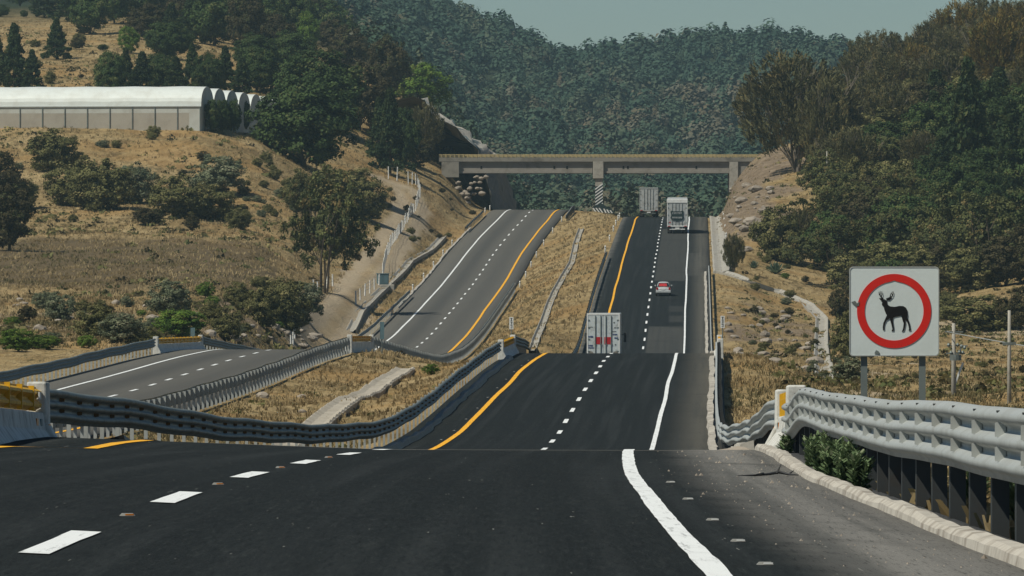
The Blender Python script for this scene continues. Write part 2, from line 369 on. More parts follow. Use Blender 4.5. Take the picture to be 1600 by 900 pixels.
M['rail_yellow'] = worn('faded_yellow_railing', (.42, .33, .15), (.22, .19, .13), 1.5, .8, .7, world=True)
M['stud_dull'] = worn('dull_stud', (.22, .22, .20), (.10, .09, .08), 8, .7, .6)
M['amber_dim'] = worn('dim_amber_reflector', (.17, .075, .012), (.05, .035, .02), 8, .7, .5)  # darker amber for the reflectors along the left rail
M['line_white'] = paint('white_road_paint', (.78, .80, .78)); M['line_yellow'] = paint('yellow_road_paint', (.85, .42, .012))

def terrain_mat():
    t = NT('dry_grass_ground', .95, 0, .1); P = t.pos()
    at = t.n('ShaderNodeAttribute', attribute_name='zone'); sp = t.n('ShaderNodeSeparateColor'); t.L(at.outputs['Color'], sp.inputs[0])
    fld, dirt, rock = sp.outputs[0], sp.outputs[1], sp.outputs[2]
    Ps = t.scalev(P, (1, .4, 1.6))
    a = t.noise(.10, 6, Ps, .65, .4); b = t.noise(.9, 6, Ps, .7); c_ = t.noise(.33, 5, t.scalev(P, (1, .3, 1)), .65, .5); e = t.noise(4.5, 4, Ps, .75)
    g = t.ramp(a, [(.30, (.215, .145, .062)), (.45, (.33, .235, .106)), (.60, (.44, .33, .168)), (.78, (.26, .17, .072))])
    g = t.mix(t.math('MULTIPLY', t.step(c_, .50, .68), .65), g, (.13, .085, .035))
    Pm = t.scalev(P, (1, .12, 1.4)); m1 = t.noise(.55, 5, Pm, .7, .6); m2 = t.noise(1.6, 4, Pm, .7, .3)
    g = t.mix(t.math('MULTIPLY', t.step(m1, .52, .62), .6), g, (.145, .10, .045))
    g = t.mix(t.math('MULTIPLY', t.step(m2, .55, .64), .65), g, (.075, .070, .030))
    g = t.mix(t.math('MULTIPLY', t.step(m2, .45, .36), .45), g, (.50, .385, .20))
    g = t.mix(t.math('MULTIPLY', t.step(b, .56, .70), .55), g, (.075, .068, .028))
    g = t.mix(t.math('MULTIPLY', t.step(t.noise(.05, 3, P), .5, .62), .35), g, (.42, .24, .08))
    f = t.ramp(b, [(.3, (.12, .085, .045)), (.5, (.16, .12, .065)), (.7, (.085, .065, .038))])
    g = t.mix(fld, g, t.mix(t.math('MULTIPLY', t.step(a, .5, .7), .5), f, (.22, .15, .07)))
    dd = t.ramp(b, [(.3, (.42, .32, .21)), (.55, (.50, .41, .28)), (.75, (.38, .27, .17))])
    g = t.mix(dirt, g, dd)
    rk = t.ramp(t.noise(.7, 6, P, .75), [(.3, (.12, .09, .06)), (.5, (.24, .18, .12)), (.64, (.34, .27, .19)), (.8, (.17, .11, .06))])
    g = t.mix(rock, g, rk)
    g = t.mix(t.math('MULTIPLY', t.math('SUBTRACT', e, .4), .9, clamp=True), g, (.06, .045, .02))
    sy = t.n('ShaderNodeSeparateXYZ'); t.L(P, sy.inputs[0])
    g = t.mix(t.step(sy.outputs[1], 1400, 1650), g, (.030, .042, .022))
    t.bump(t.math('ADD', b, e), .9, .35)
    return t.out(g)
M['ground'] = terrain_mat()

def leaf_mat(name, dark, light, extra=None, hue=.0):
    t = NT(name, .75, 0, .15)
    at = t.n('ShaderNodeAttribute', attribute_name='tint'); sp = t.n('ShaderNodeSeparateXYZ'); t.L(at.outputs['Vector'], sp.inputs[0])
    oi = t.n('ShaderNodeObjectInfo')
    c = t.mix(sp.outputs[0], dark, light)
    if extra: c = t.mix(t.step(sp.outputs[1], .72, .95), c, extra)
    c = t.mix(t.math('MULTIPLY', oi.outputs['Random'], .35), c, tuple(x*.55 for x in dark))
    m = t.out(c)
    # thin leaves let a little light through
    tr = t.n('ShaderNodeBsdfTranslucent'); t.L(c, tr.inputs[0]); mx = t.n('ShaderNodeMixShader'); mx.inputs[0].default_value = .22
    o = t.t.nodes['Material Output']; t.L(t.b.outputs[0], mx.inputs[1]); t.L(tr.outputs[0], mx.inputs[2]); t.L(mx.outputs[0], o.inputs[0])
    return m
LM = {
 'dense': leaf_mat('dark_green_leaves', (.022, .042, .014), (.082, .128, .036), (.14, .15, .05)),
 'conifer': leaf_mat('conifer_needles', (0.020, 0.036, 0.016), (0.057, 0.090, 0.031), (0.098, 0.107, 0.034)),
 'bright': leaf_mat('fresh_green_leaves', (0.046, 0.093, 0.016), (0.155, 0.248, 0.034), (0.232, 0.264, 0.062)),
 'twig': leaf_mat('sparse_brown_leaves', (.062, .058, .028), (.165, .160, .070), (.21, .165, .065)),
 'rust': leaf_mat('rusty_leaves', (0.081, 0.060, 0.018), (0.218, 0.156, 0.042), (0.161, 0.163, 0.048)),
 'olive': leaf_mat('olive_leaves', (0.064, 0.069, 0.024), (0.206, 0.198, 0.074), (0.304, 0.263, 0.112)),
 'grey': leaf_mat('grey_green_leaves', (0.068, 0.085, 0.046), (0.205, 0.228, 0.132), (0.307, 0.293, 0.186)),
 'euc': leaf_mat('eucalyptus_leaves', (0.039, 0.052, 0.023), (0.153, 0.161, 0.055), (0.217, 0.161, 0.065)),
 'brown': leaf_mat('dark_brown_leaves', (.036, .032, .015), (.095, .080, .036), (.080, .095, .032)),
 'grass': leaf_mat('dry_grass_blades', (.20, .145, .066), (.43, .33, .175), (.14, .12, .055)),
 'weed': leaf_mat('weed_leaves', (.050, .095, .040), (.20, .27, .13), (.32, .36, .22)),
 'agave': leaf_mat('agave_leaves', (0.062, 0.101, 0.070), (0.155, 0.217, 0.147)),
}
def forest_mat():
    t = NT('far_forest_leaves', .8, 0, .1); at = t.n('ShaderNodeAttribute', attribute_name='tint'); sp = t.n('ShaderNodeSeparateXYZ'); t.L(at.outputs['Vector'], sp.inputs[0])
    c = t.ramp(sp.outputs[1], [(0, (.032, .062, .042)), (.35, (.048, .084, .055)), (.6, (.060, .094, .060)), (.8, (.080, .096, .058)), (.93, (.120, .096, .058)), (1, (.12, .118, .085))])  # bluish pine greens, lifted to carry part of the distance haze
    c = t.mix(t.math('MULTIPLY', sp.outputs[0], .6), c, t.mix(1.0, c, (.40, .45, .40), 'MULTIPLY'))
    return t.out(c)
M['forest'] = forest_mat()
# ------------------------------------------------------------------ ground sheet
def seg_dist(X, Y, pts, ys=1.0):
    dmin = np.full(X.shape, 1e9)
    for (x0, y0), (x1, y1) in zip(pts[:-1], pts[1:]):
        dx, dy = x1-x0, (y1-y0)*ys; L2 = dx*dx+dy*dy
        t = np.clip(((X-x0)*dx + (Y-y0)*ys*dy)/L2, 0, 1)
        dmin = np.minimum(dmin, np.hypot(X-x0-t*dx, (Y-y0)*ys-t*dy))
    return dmin
TRACK = [ground_at(*q)[:2] for q in ((470, 560, 700), (510, 522, 700), (545, 475, 780), (572, 430, 850), (598, 400, 900), (632, 350, 1000), (645, 318, 1040), (632, 296, 1080), (600, 284, 1080))]
def make_ground():
    Yr = np.concatenate([np.arange(-30, 120, 1.5), 120*np.exp(np.arange(0, math.log(4200/120), .0052))])
    t = np.linspace(-1, 1, 621); tt = .55*t+.45*t**3
    W = 50 + .145*np.maximum(Yr, 0)
    XX = tt[None, :]*W[:, None] + np.clip(.02*Yr, 0, 20)[:, None]; YY = np.repeat(Yr[:, None], len(t), 1)
    ZZ = height(XX, YY)
    nr, nc = XX.shape; me = bpy.data.meshes.new('ground')
    me.vertices.add(nr*nc); me.vertices.foreach_set('co', np.stack([XX, YY, ZZ], -1).ravel())
    i = np.arange((nr-1)*(nc-1)); r_, c_ = i//(nc-1), i % (nc-1); a = r_*nc+c_
    idx = np.stack([a, a+1, a+nc+1, a+nc], 1).astype(np.int32)
    me.loops.add(idx.size); me.loops.foreach_set('vertex_index', idx.ravel()); me.polygons.add(len(idx)); me.polygons.foreach_set('loop_start', np.arange(0, idx.size, 4, dtype=np.int32))
    me.polygons.foreach_set('use_smooth', np.ones(len(idx), bool)); me.update(calc_edges=True)
    px = 800+XX*F/np.maximum(YY, 25); n1 = fbm(XX/5, YY/10); n2 = fbm(XX/11+50, YY/22)
    fld = sstep((YY-700-n1*30)/25)*(1-sstep((YY-862-n1*30)/25))*sstep((445+n2*30-px)/18)
    # ploughed dark strip at the far right bottom
    fld = np.maximum(fld, sstep((px-1390)/20)*sstep((YY-330)/8)*(1-sstep((YY-352)/8)))
    dt = seg_dist(XX, YY, TRACK, .35); dirt = 1-sstep((dt-2.0-n1*1.2)/.9)
    dirt = dirt*(1-.55*np.exp(-((dt-.1)/.5)**2))
    dirt = np.maximum(dirt, .7*sstep((n2-.12)/.12)*sstep((px-1300)/20)*(YY < 830)*(YY > 340))
    offR = XX-XR(YY)
    rock = sstep((offR-7.2)/.8)*(1-sstep((offR-15-n1*12)/4))*sstep((YY-935)/50)*sstep((1230-YY)/30)
    rock = np.maximum(rock, .9*sstep((n1+n2*.6-.06)/.15)*sstep((px-1130)/10)*(1-sstep((px-1275)/10))*(YY > 480)*(YY < 800))
    rock = np.maximum(rock, .9*sstep((n1+.02)/.2)*sstep((px-310)/40)*(1-sstep((px-500)/30))*(YY > 540)*(YY < 690))
    rock = np.maximum(rock, .7*sstep((n1-.1)/.12)*(px < 320)*(YY > 540)*(YY < 680))
    col = np.stack([fld, dirt, rock, np.ones_like(fld)], -1).astype(np.float32)
    at = me.color_attributes.new('zone', 'FLOAT_COLOR', 'POINT'); at.data.foreach_set('color', col.ravel())
    g = obj('ground', me, M['ground']); tag(g, 'dry grass hillsides around the highway', kind='structure')
    return g
make_ground()

# ------------------------------------------------------------------ roads
def road_rows(which, y0, y1):
    return np.array([y for y in np.unique(np.concatenate([np.arange(y0, min(y1, 140), 1.0), np.arange(max(y0, 140), y1+.1, 3.0)]))])
def road(name, which, y0, y1, offs, mat, label):
    Y = road_rows(which, y0, y1); me = bpy.data.meshes.new(name); vs = []; uvs = []; fs = []
    n = len(offs)
    for y in Y:
        for k, o in enumerate(offs):
            X, _, z = road_p(which, y, o)
            dz = -.6 if k in (0, n-1) else 0
            vs.append((float(X), float(y), float(z)+dz)); uvs.append((o, float(y)))
    for i in range(len(Y)-1):
        for k in range(n-1): fs.append((i*n+k, i*n+k+1, (i+1)*n+k+1, (i+1)*n+k))
    me.from_pydata(vs, [], fs); ul = me.uv_layers.new(name='UVMap')
    vi = np.empty(len(me.loops), np.int32); me.loops.foreach_get('vertex_index', vi)
    ul.data.foreach_set('uv', np.array(uvs)[vi].ravel()); me.polygons.foreach_set('use_smooth', [True]*len(me.polygons))
    return tag(obj(name, me, mat), label, kind='structure')
road('road', 'R', -30, 1480, [-5.6, -5.55, -4, -2, 0, 2, 3.6, 5, 6.1, 6.15], M['asphalt_R'], 'freshly surfaced right carriageway')
road('road', 'L', -30, 1480, [-6.0, -5.95, -4, -2, 0, 2, 4, 5.2, 5.25], M['asphalt_L'], 'older grey left carriageway')
def sheet_h(Y): return .006 + .00003*max(Y, 0)
def line(name, which, off, wd, ranges, mat, wob=.03):
    mb = MB(); rnd = random.Random(int(off*10)+(500 if which == 'R' else 0))
    for (a, b) in ranges:
        st = 1.0 if a < 140 else 3.0; n = max(2, int((b-a)/st)+1); ys = np.linspace(a, b, n); base = len(mb.v)
        for i, y in enumerate(ys):
            q = wob*(vnoise(np.array([y/(9.0 if y < 200 else 24.0)]), np.array([off*3.0+9]))[0])*(1 if y < 200 else 2.2); e = rnd.uniform(-.006, .006)
            for s in (-1, 1):
                X, _, z = road_p(which, y, off+q+s*(wd/2+e)); mb.v.append((float(X), float(y), float(z)+sheet_h(y)))
        for i in range(n-1): mb.f.append((base+2*i, base+2*i+1, base+2*i+3, base+2*i+2)); mb.m.append(0)
    return tag(mb.build(name, mat), kind='structure')
RNG = [(-30, 1470)]
line('white_edge_line', 'R', 3.6, .16, RNG, M['line_white'], .05)
line('yellow_edge_line', 'R', -3.65, .20, RNG, M['line_yellow'], .05)
line('lane_line', 'R', 0, .165, [(43.7+14.6*k-2.5, 43.7+14.6*k+2.5) for k in range(-4, 98)], M['line_white'])
line('white_edge_line', 'L', -3.6, .20, RNG, M['line_white'], .05)
line('yellow_edge_line', 'L', 3.6, .24, RNG, M['line_yellow'], .05)
line('lane_line', 'L', 0, .19, [(20+14.6*k, 25+14.6*k) for k in range(0, 98)], M['line_white'])
# transverse joints of the bridge decks
for y in (121.5,):
    mb = MB(); n = 12
    for i in range(n+1):
        o = -5.2+10.6*i/n; X, _, z = road_p('R', y, o); z = float(z)+.004
        mb.v += [(float(X), y-.05, z), (float(X), y+.05, z)]
    for i in range(n): mb.f.append((2*i, 2*i+2, 2*i+3, 2*i+1)); mb.m.append(0)
    tag(mb.build('expansion_joint', M['conc_dark']), kind='structure')

# swept strips following a road
def sweep_road(mb, which, prof, off, ys, closed=True, zf=None, wob=0, mi=0, absz=False):
    """prof: (lateral, height) points carried along the road"""
    n = len(prof); b = len(mb.v)
    for i, y in enumerate(ys):
        wq = wob*float(vnoise(np.array([y/5.0]), np.array([20.0+ys[0]]))[0]); wz = wob*.7*float(vnoise(np.array([y/4.0]), np.array([70.0+ys[0]]))[0])
        o = off(y) if callable(off) else off
        X, _, z = road_p(which, y, o)
        dz = zf(y) if zf else 0
        for (a, h) in prof: mb.v.append((float(X)+a+wq, float(y), float(z)+h+dz+wz))
    m = n if closed else n-1
    for i in range(len(ys)-1):
        for k in range(m):
            mb.f.append((b+i*n+k, b+i*n+(k+1) % n, b+(i+1)*n+(k+1) % n, b+(i+1)*n+k)); mb.m.append(mi)
    if closed:
        mb.f.append(tuple(b+k for k in range(n))); mb.m.append(mi)
        mb.f.append(tuple(b+(len(ys)-1)*n+k for k in range(n))[::-1]); mb.m.append(mi)
    return mb
def kerb(which, off, y0, y1, prof, mat, name='kerb', step=1.0, wob=.05):
    mb = MB(); sweep_road(mb, which, prof, off, np.arange(y0, y1+.01, step), wob=wob)
    jr = random.Random(int(y0)+3); j = .010 if step < 1.5 else .03
    mb.v = [(x+jr.uniform(-j, j)*.5, y+jr.uniform(-.02, .02), z+jr.uniform(-j, j)) for x, y, z in mb.v]
    return tag(mb.build(name, mat, smooth=False), kind='structure')
kerb('R', 5.68, 2, 126, [(-.11, -.08), (-.085, .05), (-.04, .085), (.05, .09), (.09, .07), (.11, -.3)], M['kerb'], step=1.1, wob=.06)
kerb('R', 5.55, 133, 418, [(-.14, -.05), (-.10, .12), (.12, .13), (.15, -.3)], M['kerb'], step=2, wob=.09)
kerb('R', 5.6, 446, 860, [(-.14, -.05), (-.10, .12), (.12, .13), (.15, -.3)], M['kerb'], step=3, wob=.09)
kerb('R', -4.95, 133, 415, [(-.16, -.1), (-.13, .16), (.1, .17), (.2, -.1)], M['black'], 'asphalt_kerb', step=2, wob=.15)
# gravel band behind the near kerb
kerb('R', 7.2, 860, 1130, [(-.75, .06), (-.6, .14), (-.15, .02), (.2, .0), (.8, .28), (1.0, .3), (1.0, -.4), (-.75, -.4)], M['conc'], 'concrete_gutter', step=3, wob=.1)
kerb('L', -6.2, 872, 1110, [(-.2, -.05), (-.15, .12), (.1, .13), (.15, -.3)], M['kerb'], step=3, wob=.2)

# ------------------------------------------------------------------ concrete drains on the slopes
def drain(pts, wd, label, mat='conc', ribs=0, lift=.06, slab=False):
    P = []
    for (x0, y0), (x1, y1) in zip(pts[:-1], pts[1:]):
        n = max(2, int(math.hypot(x1-x0, (y1-y0)*.5)/.8))
        for i in range(n): P.append((x0+(x1-x0)*i/n, y0+(y1-y0)*i/n))
    P.append(pts[-1]); mb = MB(); n = len(P); rnd = random.Random(5)
    prof = [(-.5, -.3), (-.5, .16), (-.42, .16), (-.22, -.04), (.22, -.04), (.42, .16), (.5, .16), (.5, -.3)]
    if slab: prof = [(-.5, -.9), (-.5, .10), (-.42, .12), (-.2, .02), (.2, .02), (.42, .12), (.5, .10), (.5, -.9)]
    k = len(prof)
    for i, (x, y) in enumerate(P):
        a = P[max(i-1, 0)]; b = P[min(i+1, n-1)]; t = Vector((b[0]-a[0], b[1]-a[1], 0)).normalized(); nn = Vector((t.y, -t.x, 0))
        z = float(np.mean(height(np.array([x, x+.6, x-.6, x, x, x, x]), np.array([y, y, y, y+8, y-8, y+16, y-16]))))+lift; j = rnd.uniform(-.012, .012)
        for (u, h) in prof:
            q = Vector((x, y, z+h+(ribs*(i % 2) if abs(u) < .45 else 0)+j*.5))+nn*(u*wd); mb.v.append(tuple(q))
    for i in range(n-1):
        for c in range(k-1): mb.f.append((i*k+c, i*k+c+1, (i+1)*k+c+1, (i+1)*k+c)); mb.m.append(0)
    return tag(mb.build('concrete_drain', M[mat]), label, kind='structure')
drain([(-1.9+800*0, 0)] and [(XR(y)-9.9-.010*(y-300), y) for y in (285, 320, 360, 400, 436)], 1.15, 'ribbed concrete drain in the median', mat='concrete_slab', ribs=.07, lift=.20, slab=True)
drain([(float(XR(y))*.5+float(XL(y))*.5+o, y) for y, o in ((700, 1.0), (760, .9), (840, .6), (930, 1.0), (1000, .3), (1070, -.2))], .7, 'narrow concrete drain in the upper median', lift=.14)
drain([ground_at(px, py, d0)[:2] for px, py, d0 in ((1128, 428, 780), (1165, 440, 780), (1215, 458, 760), (1262, 478, 740), (1284, 500, 700), (1283, 535, 600), (1284, 565, 500), (1292, 602, 430))], 1.25, 'pale concrete drain crossing the right slope', lift=.12)
drain([ground_at(px, py, d0)[:2] for px, py, d0 in ((548, 520, 690), (562, 490, 700), (590, 462, 760), (612, 440, 820), (640, 410, 880), (672, 392, 920), (692, 372, 960))], 1.0, 'concrete drain beside the dirt track', lift=.1)

# ------------------------------------------------------------------ guardrails
THRIE = [(0, 0), (0, .03), (.035, .06), (.075, .075), (.08, .12), (.04, .155), (.0, .18), (0, .215), (.04, .235), (.08, .26), (.08, .305), (.04, .33), (0, .355), (0, .39), (.04, .415), (.078, .44), (.08, .48), (.04, .515), (0, .53)]
WB = [(0, 0), (0, .02), (.075, .06), (.08, .10), (.01, .16), (.01, .18), (.08, .24), (.075, .28), (0, .32), (0, .34)]
def guardrail(label, which, off, y0, y1, side, spacing, top=.95, prof=THRIE, mat='galv', pmat='post', refl=None, postw=.10, step=1.5, wz=.03, postd=.11, flat=False, group='guardrails along the highway'):
    """side: -1 when the road lies to the left of the rail (it faces -x)"""
    f = 1 if side > 0 else -1; ph = prof[-1][1]; sp_z = .0
    root = empty('guardrail', (float(XR(y0) if which == 'R' else XL(y0))+(off(y0) if callable(off) else off), y0, float(road_z(which, y0, off(y0) if callable(off) else off))), 0, label, 'guardrail', group)
    inv = Matrix.Translation(-root.location)
    wf = lambda y: wz*.5*(math.sin(y*.31+off_(y))+.8*math.sin(y*.13+1.3) + .2*math.sin(y*.9)) + sup(y)
    sup = (lambda y: off_(y)*float(EL(y))) if flat else ((lambda y: -.22*float(sstep((y-109)/10))) if y1 == 121.5 else (lambda y: 0.0))
    off_ = (lambda y: off(y)) if callable(off) else (lambda y: off)
    ys = np.arange(y0, y1+.01, step); pts = [(f*a, top-ph+h) for a, h in prof]; back = [(x-f*.012, h) for x, h in reversed(pts)]
    mb = MB(); sweep_road(mb, which, pts+back, off, ys, True, wf)
    me = mb.mesh('beam', smooth=True); me.transform(inv); o = obj('beam', me, M[mat], root)
    n = int((y1-y0)/spacing); extra = MB()
    def post(mbp, y, w_=postw):
        X, _, z = road_p(which, y, off_(y)); X = float(X)-f*.13; z = float(z)
        g = gh(X, y); zb = min(g, z)-.25; zt = z+top-.03+wf(y)
        # C-section: web and two flanges, plus the spacer block to the beam
        h_ = postd/2; mbp.box((X-h_, y-w_*.5, zb), (X+h_, y-w_*.5+.02, zt)); mbp.box((X-h_, y-w_*.5+.02, zb), (X-h_+.015, y+w_*.5, zt)); mbp.box((X+h_-.015, y-w_*.5+.02, zb), (X+h_, y+w_*.5, zt))
        mbp.box((min(X+f*(h_+.002), X+f*.13), y-.05, z+top-ph+.03+wf(y)), (max(X+f*(h_+.002), X+f*.13), y+.05, z+top-.05+wf(y)))
    for k in range(n+1):
        y = y0+.6+k*spacing
        if y > y1-.2: break
        if k < 100:
            mbp = MB(); post(mbp, y); me = mbp.mesh('post'); me.transform(inv); obj('post', me, M[pmat], root)
        else: post(extra, y)
    if extra.v:
        me = extra.mesh('posts'); me.transform(inv); q = obj('post_row', me, M[pmat], root); q['kind'] = 'stuff'
    if y1 == 121.5:
        y = y0+.6; k = 0
        while y < y1-.5:
            X, _, z = road_p(which, y, off_(y)); X = float(X); zz = float(z)+top-ph+wf(y)
            for h, a_ in ((.497, .060),):
                b2 = MB(); b2.box((X+f*a_-.012, y-.05, zz+h-.004), (X+f*a_+.012, y+.05, zz+h+.010)); me = b2.mesh('bolt'); me.transform(inv); q = obj('bolt', me, M['dark'], root); k += 1
                if k >= 100: break
            y += 3.05
    if refl:
        rm, hs, rs, sz = refl; k = 0; rr = MB(); y = y0+.6
        while y < y1-.5:
            for h in hs:
                X, _, z = road_p(which, y, off_(y)); X = float(X); zz = float(z)+top-ph+h+wf(y)
                bm_ = MB(); w2 = sz[0]/2
                xa = X+f*.005; xb = X+f*.088
                bm_.add([(xa, y-w2, zz-sz[1]/2), (xb, y-w2, zz-sz[1]/2+.01), (xb, y-w2, zz+sz[1]/2-.01), (xa, y-w2, zz+sz[1]/2),
                         (xa, y+w2, zz-sz[1]/2), (xb-f*.03, y+w2, zz-sz[1]/2+.01), (xb-f*.03, y+w2, zz+sz[1]/2-.01), (xa, y+w2, zz+sz[1]/2)],
                        [(0, 1, 2, 3), (7, 6, 5, 4), (0, 4, 5, 1), (1, 5, 6, 2), (2, 6, 7, 3), (3, 7, 4, 0)])
                if k < 100:
                    me = bm_.mesh('reflector'); me.transform(inv); obj('reflector', me, M[rm], root)
                else: rr.add(bm_.v, bm_.f)
                k += 1
            y += rs
        if rr.v:
            me = rr.mesh('reflectors'); me.transform(inv); q = obj('reflector_row', me, M[rm], root); q['kind'] = 'stuff'
    return root
# near right rail with pale blocks in its grooves
guardrail('wide pale three-wave guardrail with light blocks, in front of the deer sign', 'R', 6.0, 20, 121.5, -1, 3.05, .97, refl=('galv', (.195, .37), 3.05, (.10, .12)), postw=.20, step=.75, wz=.022, postd=.13)
guardrail('dark three-wave guardrail dipping right from the near left concrete end block', 'R', lambda y: -5.45+.0*y, 121.8, 414, 1, 4.0, .95, mat='galv_dark', pmat='galv', refl=('amber_dim', (.195, .37), 4.0, (.05, .07)), step=1.5, wz=.03, postd=.07, postw=.09, flat=True)
guardrail('short dark guardrail dropping out of sight behind the middle crest', 'R', -5.45, 441, 480, 1, 4, .95, mat='galv_dark')
guardrail('pale guardrail curving along the right shoulder beyond the near right end block', 'R', lambda y: 6.15-.35*sstep((y-180)/60), 133, 418, -1, 4, .92, step=2, wz=.05, mat='galv')
guardrail('straight guardrail on the right shoulder of the far hill beside the rocky slope', 'R', 6.0, 446, 858, -1, 8.5, .85, prof=WB, step=3, wz=.03)
guardrail('dark guardrail climbing the median left of the trailer with red panels', 'R', -5.55, 560, 905, 1, 5, .85, prof=WB, step=3, mat='galv_dark', wz=.04)
guardrail('blue-grey guardrail before the left carriageway, left of the short yellow-topped parapet', 'L', 5.3, 180, 499, -1, 3.4, .9, step=2, wz=.03, mat='galv_dark', pmat='galv', postw=.06)
guardrail('blue-grey guardrail sagging below the upper left carriageway', 'L', 5.3, 531, 925, -1, 4.0, .9, step=2, wz=.03, mat='galv_dark', pmat='galv', postw=.06)
guardrail('dark guardrail beyond the left carriageway, left of the long yellow-topped parapet', 'L', -6.1, 250, 489, 1, 3, .9, step=2, wz=.04, mat='galv_dark', pmat='galv')
guardrail('short dark guardrail running down to the right of the long yellow-topped parapet', 'L', -6.1, 532, 600, 1, 3, .9, step=2, mat='galv_dark', pmat='galv')
guardrail('dark guardrail on the outer edge of the upper left carriageway below the dirt track', 'L', -6.0, 660, 905, 1, 4, .85, prof=WB, step=3, mat='galv_dark', pmat='galv')
guardrail('short dark guardrail piece at the top of the left carriageway before the overpass', 'L', -6.2, 1095, 1150, 1, 4, .85, prof=WB, step=3, mat='galv_dark')
guardrail('grey guardrail on top of the grassy median leading to the striped bridge pier', 'L', 6.3, 1130, 1168, -1, 4, .9, step=3, mat='galv')

# ------------------------------------------------------------------ concrete end blocks of the small bridges
def parapet(label, which, off, y0, y1, side, amber=True, h=1.0, beam_rows=1):
    f = 1 if side > 0 else -1; X0, _, Z0 = road_p(which, y0, off); X1, _, Z1 = road_p(which, y1, off); Z1 = Z1 + (off*float(EL(y1)) if which == 'R' and off < 0 else 0)
    X0, Z0, X1, Z1 = float(X0), float(Z0), float(X1), float(Z1)
    root = empty('bridge_parapet', (X0, y0, Z0), 0, label, 'parapet', 'concrete parapets of the small bridges')
    L = y1-y0; sx = (X1-X0)/L; sz = (Z1-Z0)/L
    def part(name, mb, mat, bevel=.02):
        me = mb.mesh(name)
        for v in me.vertices: v.co.x += v.co.y*sx; v.co.z += v.co.y*sz
        o = obj(name, me, M[mat], root)
        if bevel:
            md = o.modifiers.new('bevel', 'BEVEL'); md.width = bevel; md.segments = 2; md.limit_method = 'ANGLE'
        return o
    base = [(f*.28, -.35), (f*.28, .06), (f*.10, .30), (f*.06, .56), (-f*.16, .56), (-f*.2, -.35)]
    mb = MB(); mb.prism(base, .0, L); part('base_wall', mb, 'white_conc')
    cw = min(.75, L*.2)
    for a in (0, L-cw):
        mb = MB(); mb.prism([(f*.283, -.3), (f*.283, .09), (f*.115, .40), (f*.105, h+.03), (-f*.19, h+.03), (-f*.203, -.3)], a-.01, a+cw+.01); part('end_column', mb, 'white_conc', .03)
    mb = MB(); pr = [(f*a*1.1-f*.05, h-.42+hh*1.08) for a, hh in WB]; back = [(x-f*.02, z) for x, z in reversed(pr)]
    mb.prism(pr+back, cw+.02, L-cw-.02); part('yellow_beam', mb, 'rail_yellow' if 'near right' in label else 'yellow', 0)
    mb = MB()
    k = 0; y = cw+.6
    while y < L-cw-.3 and k < 24:
        mb = MB(); mb.box((-.035 if f > 0 else -.05, y-.04, h-.42), (.05 if f > 0 else .035, y+.04, h-.05)); part('beam_strut', mb, 'yellow', 0); y += max(.9, (L-2*cw)/12); k += 1
    if amber:
        for (yy, hh, mt) in ((L-cw-1.2, h-.2, 'white'), (L-.35, .33, 'amber'), (L-cw-1.6, .40, 'amber'), (L-cw-.8, .40, 'teal')):
            mb = MB(); xx = f*(.085 if hh > .5 else .075 if hh > .36 else .115); mb.box((min(xx, xx+f*.02), yy-.07*max(1, L/12), hh-.05), (max(xx, xx+f*.02), yy+.07*max(1, L/12), hh+.06)); part('reflector', mb, mt, 0)
    return root
parapet('whitewashed concrete parapet with yellow beam at the left edge of the near crest', 'R', -5.35, 92, 121.6, 1, h=1.0)
parapet('whitewashed concrete end block with yellow beam where the near right guardrail ends', 'R', 6.12, 121.9, 132.5, -1, h=.98)
parapet('small whitewashed parapet with yellow beam at the left of the middle crest', 'R', -5.4, 414, 440.6, 1, amber=False)
parapet('narrow whitewashed parapet at the right of the middle crest', 'R', 5.95, 418.3, 445.6, -1, amber=False)
parapet('yellow-topped parapet on the near side of the left carriageway crest', 'L', 5.25, 500, 530.6, -1, amber=False)
parapet('long yellow-topped parapet on the far side of the left carriageway crest', 'L', -6.1, 489.4, 531.6, 1, amber=False)
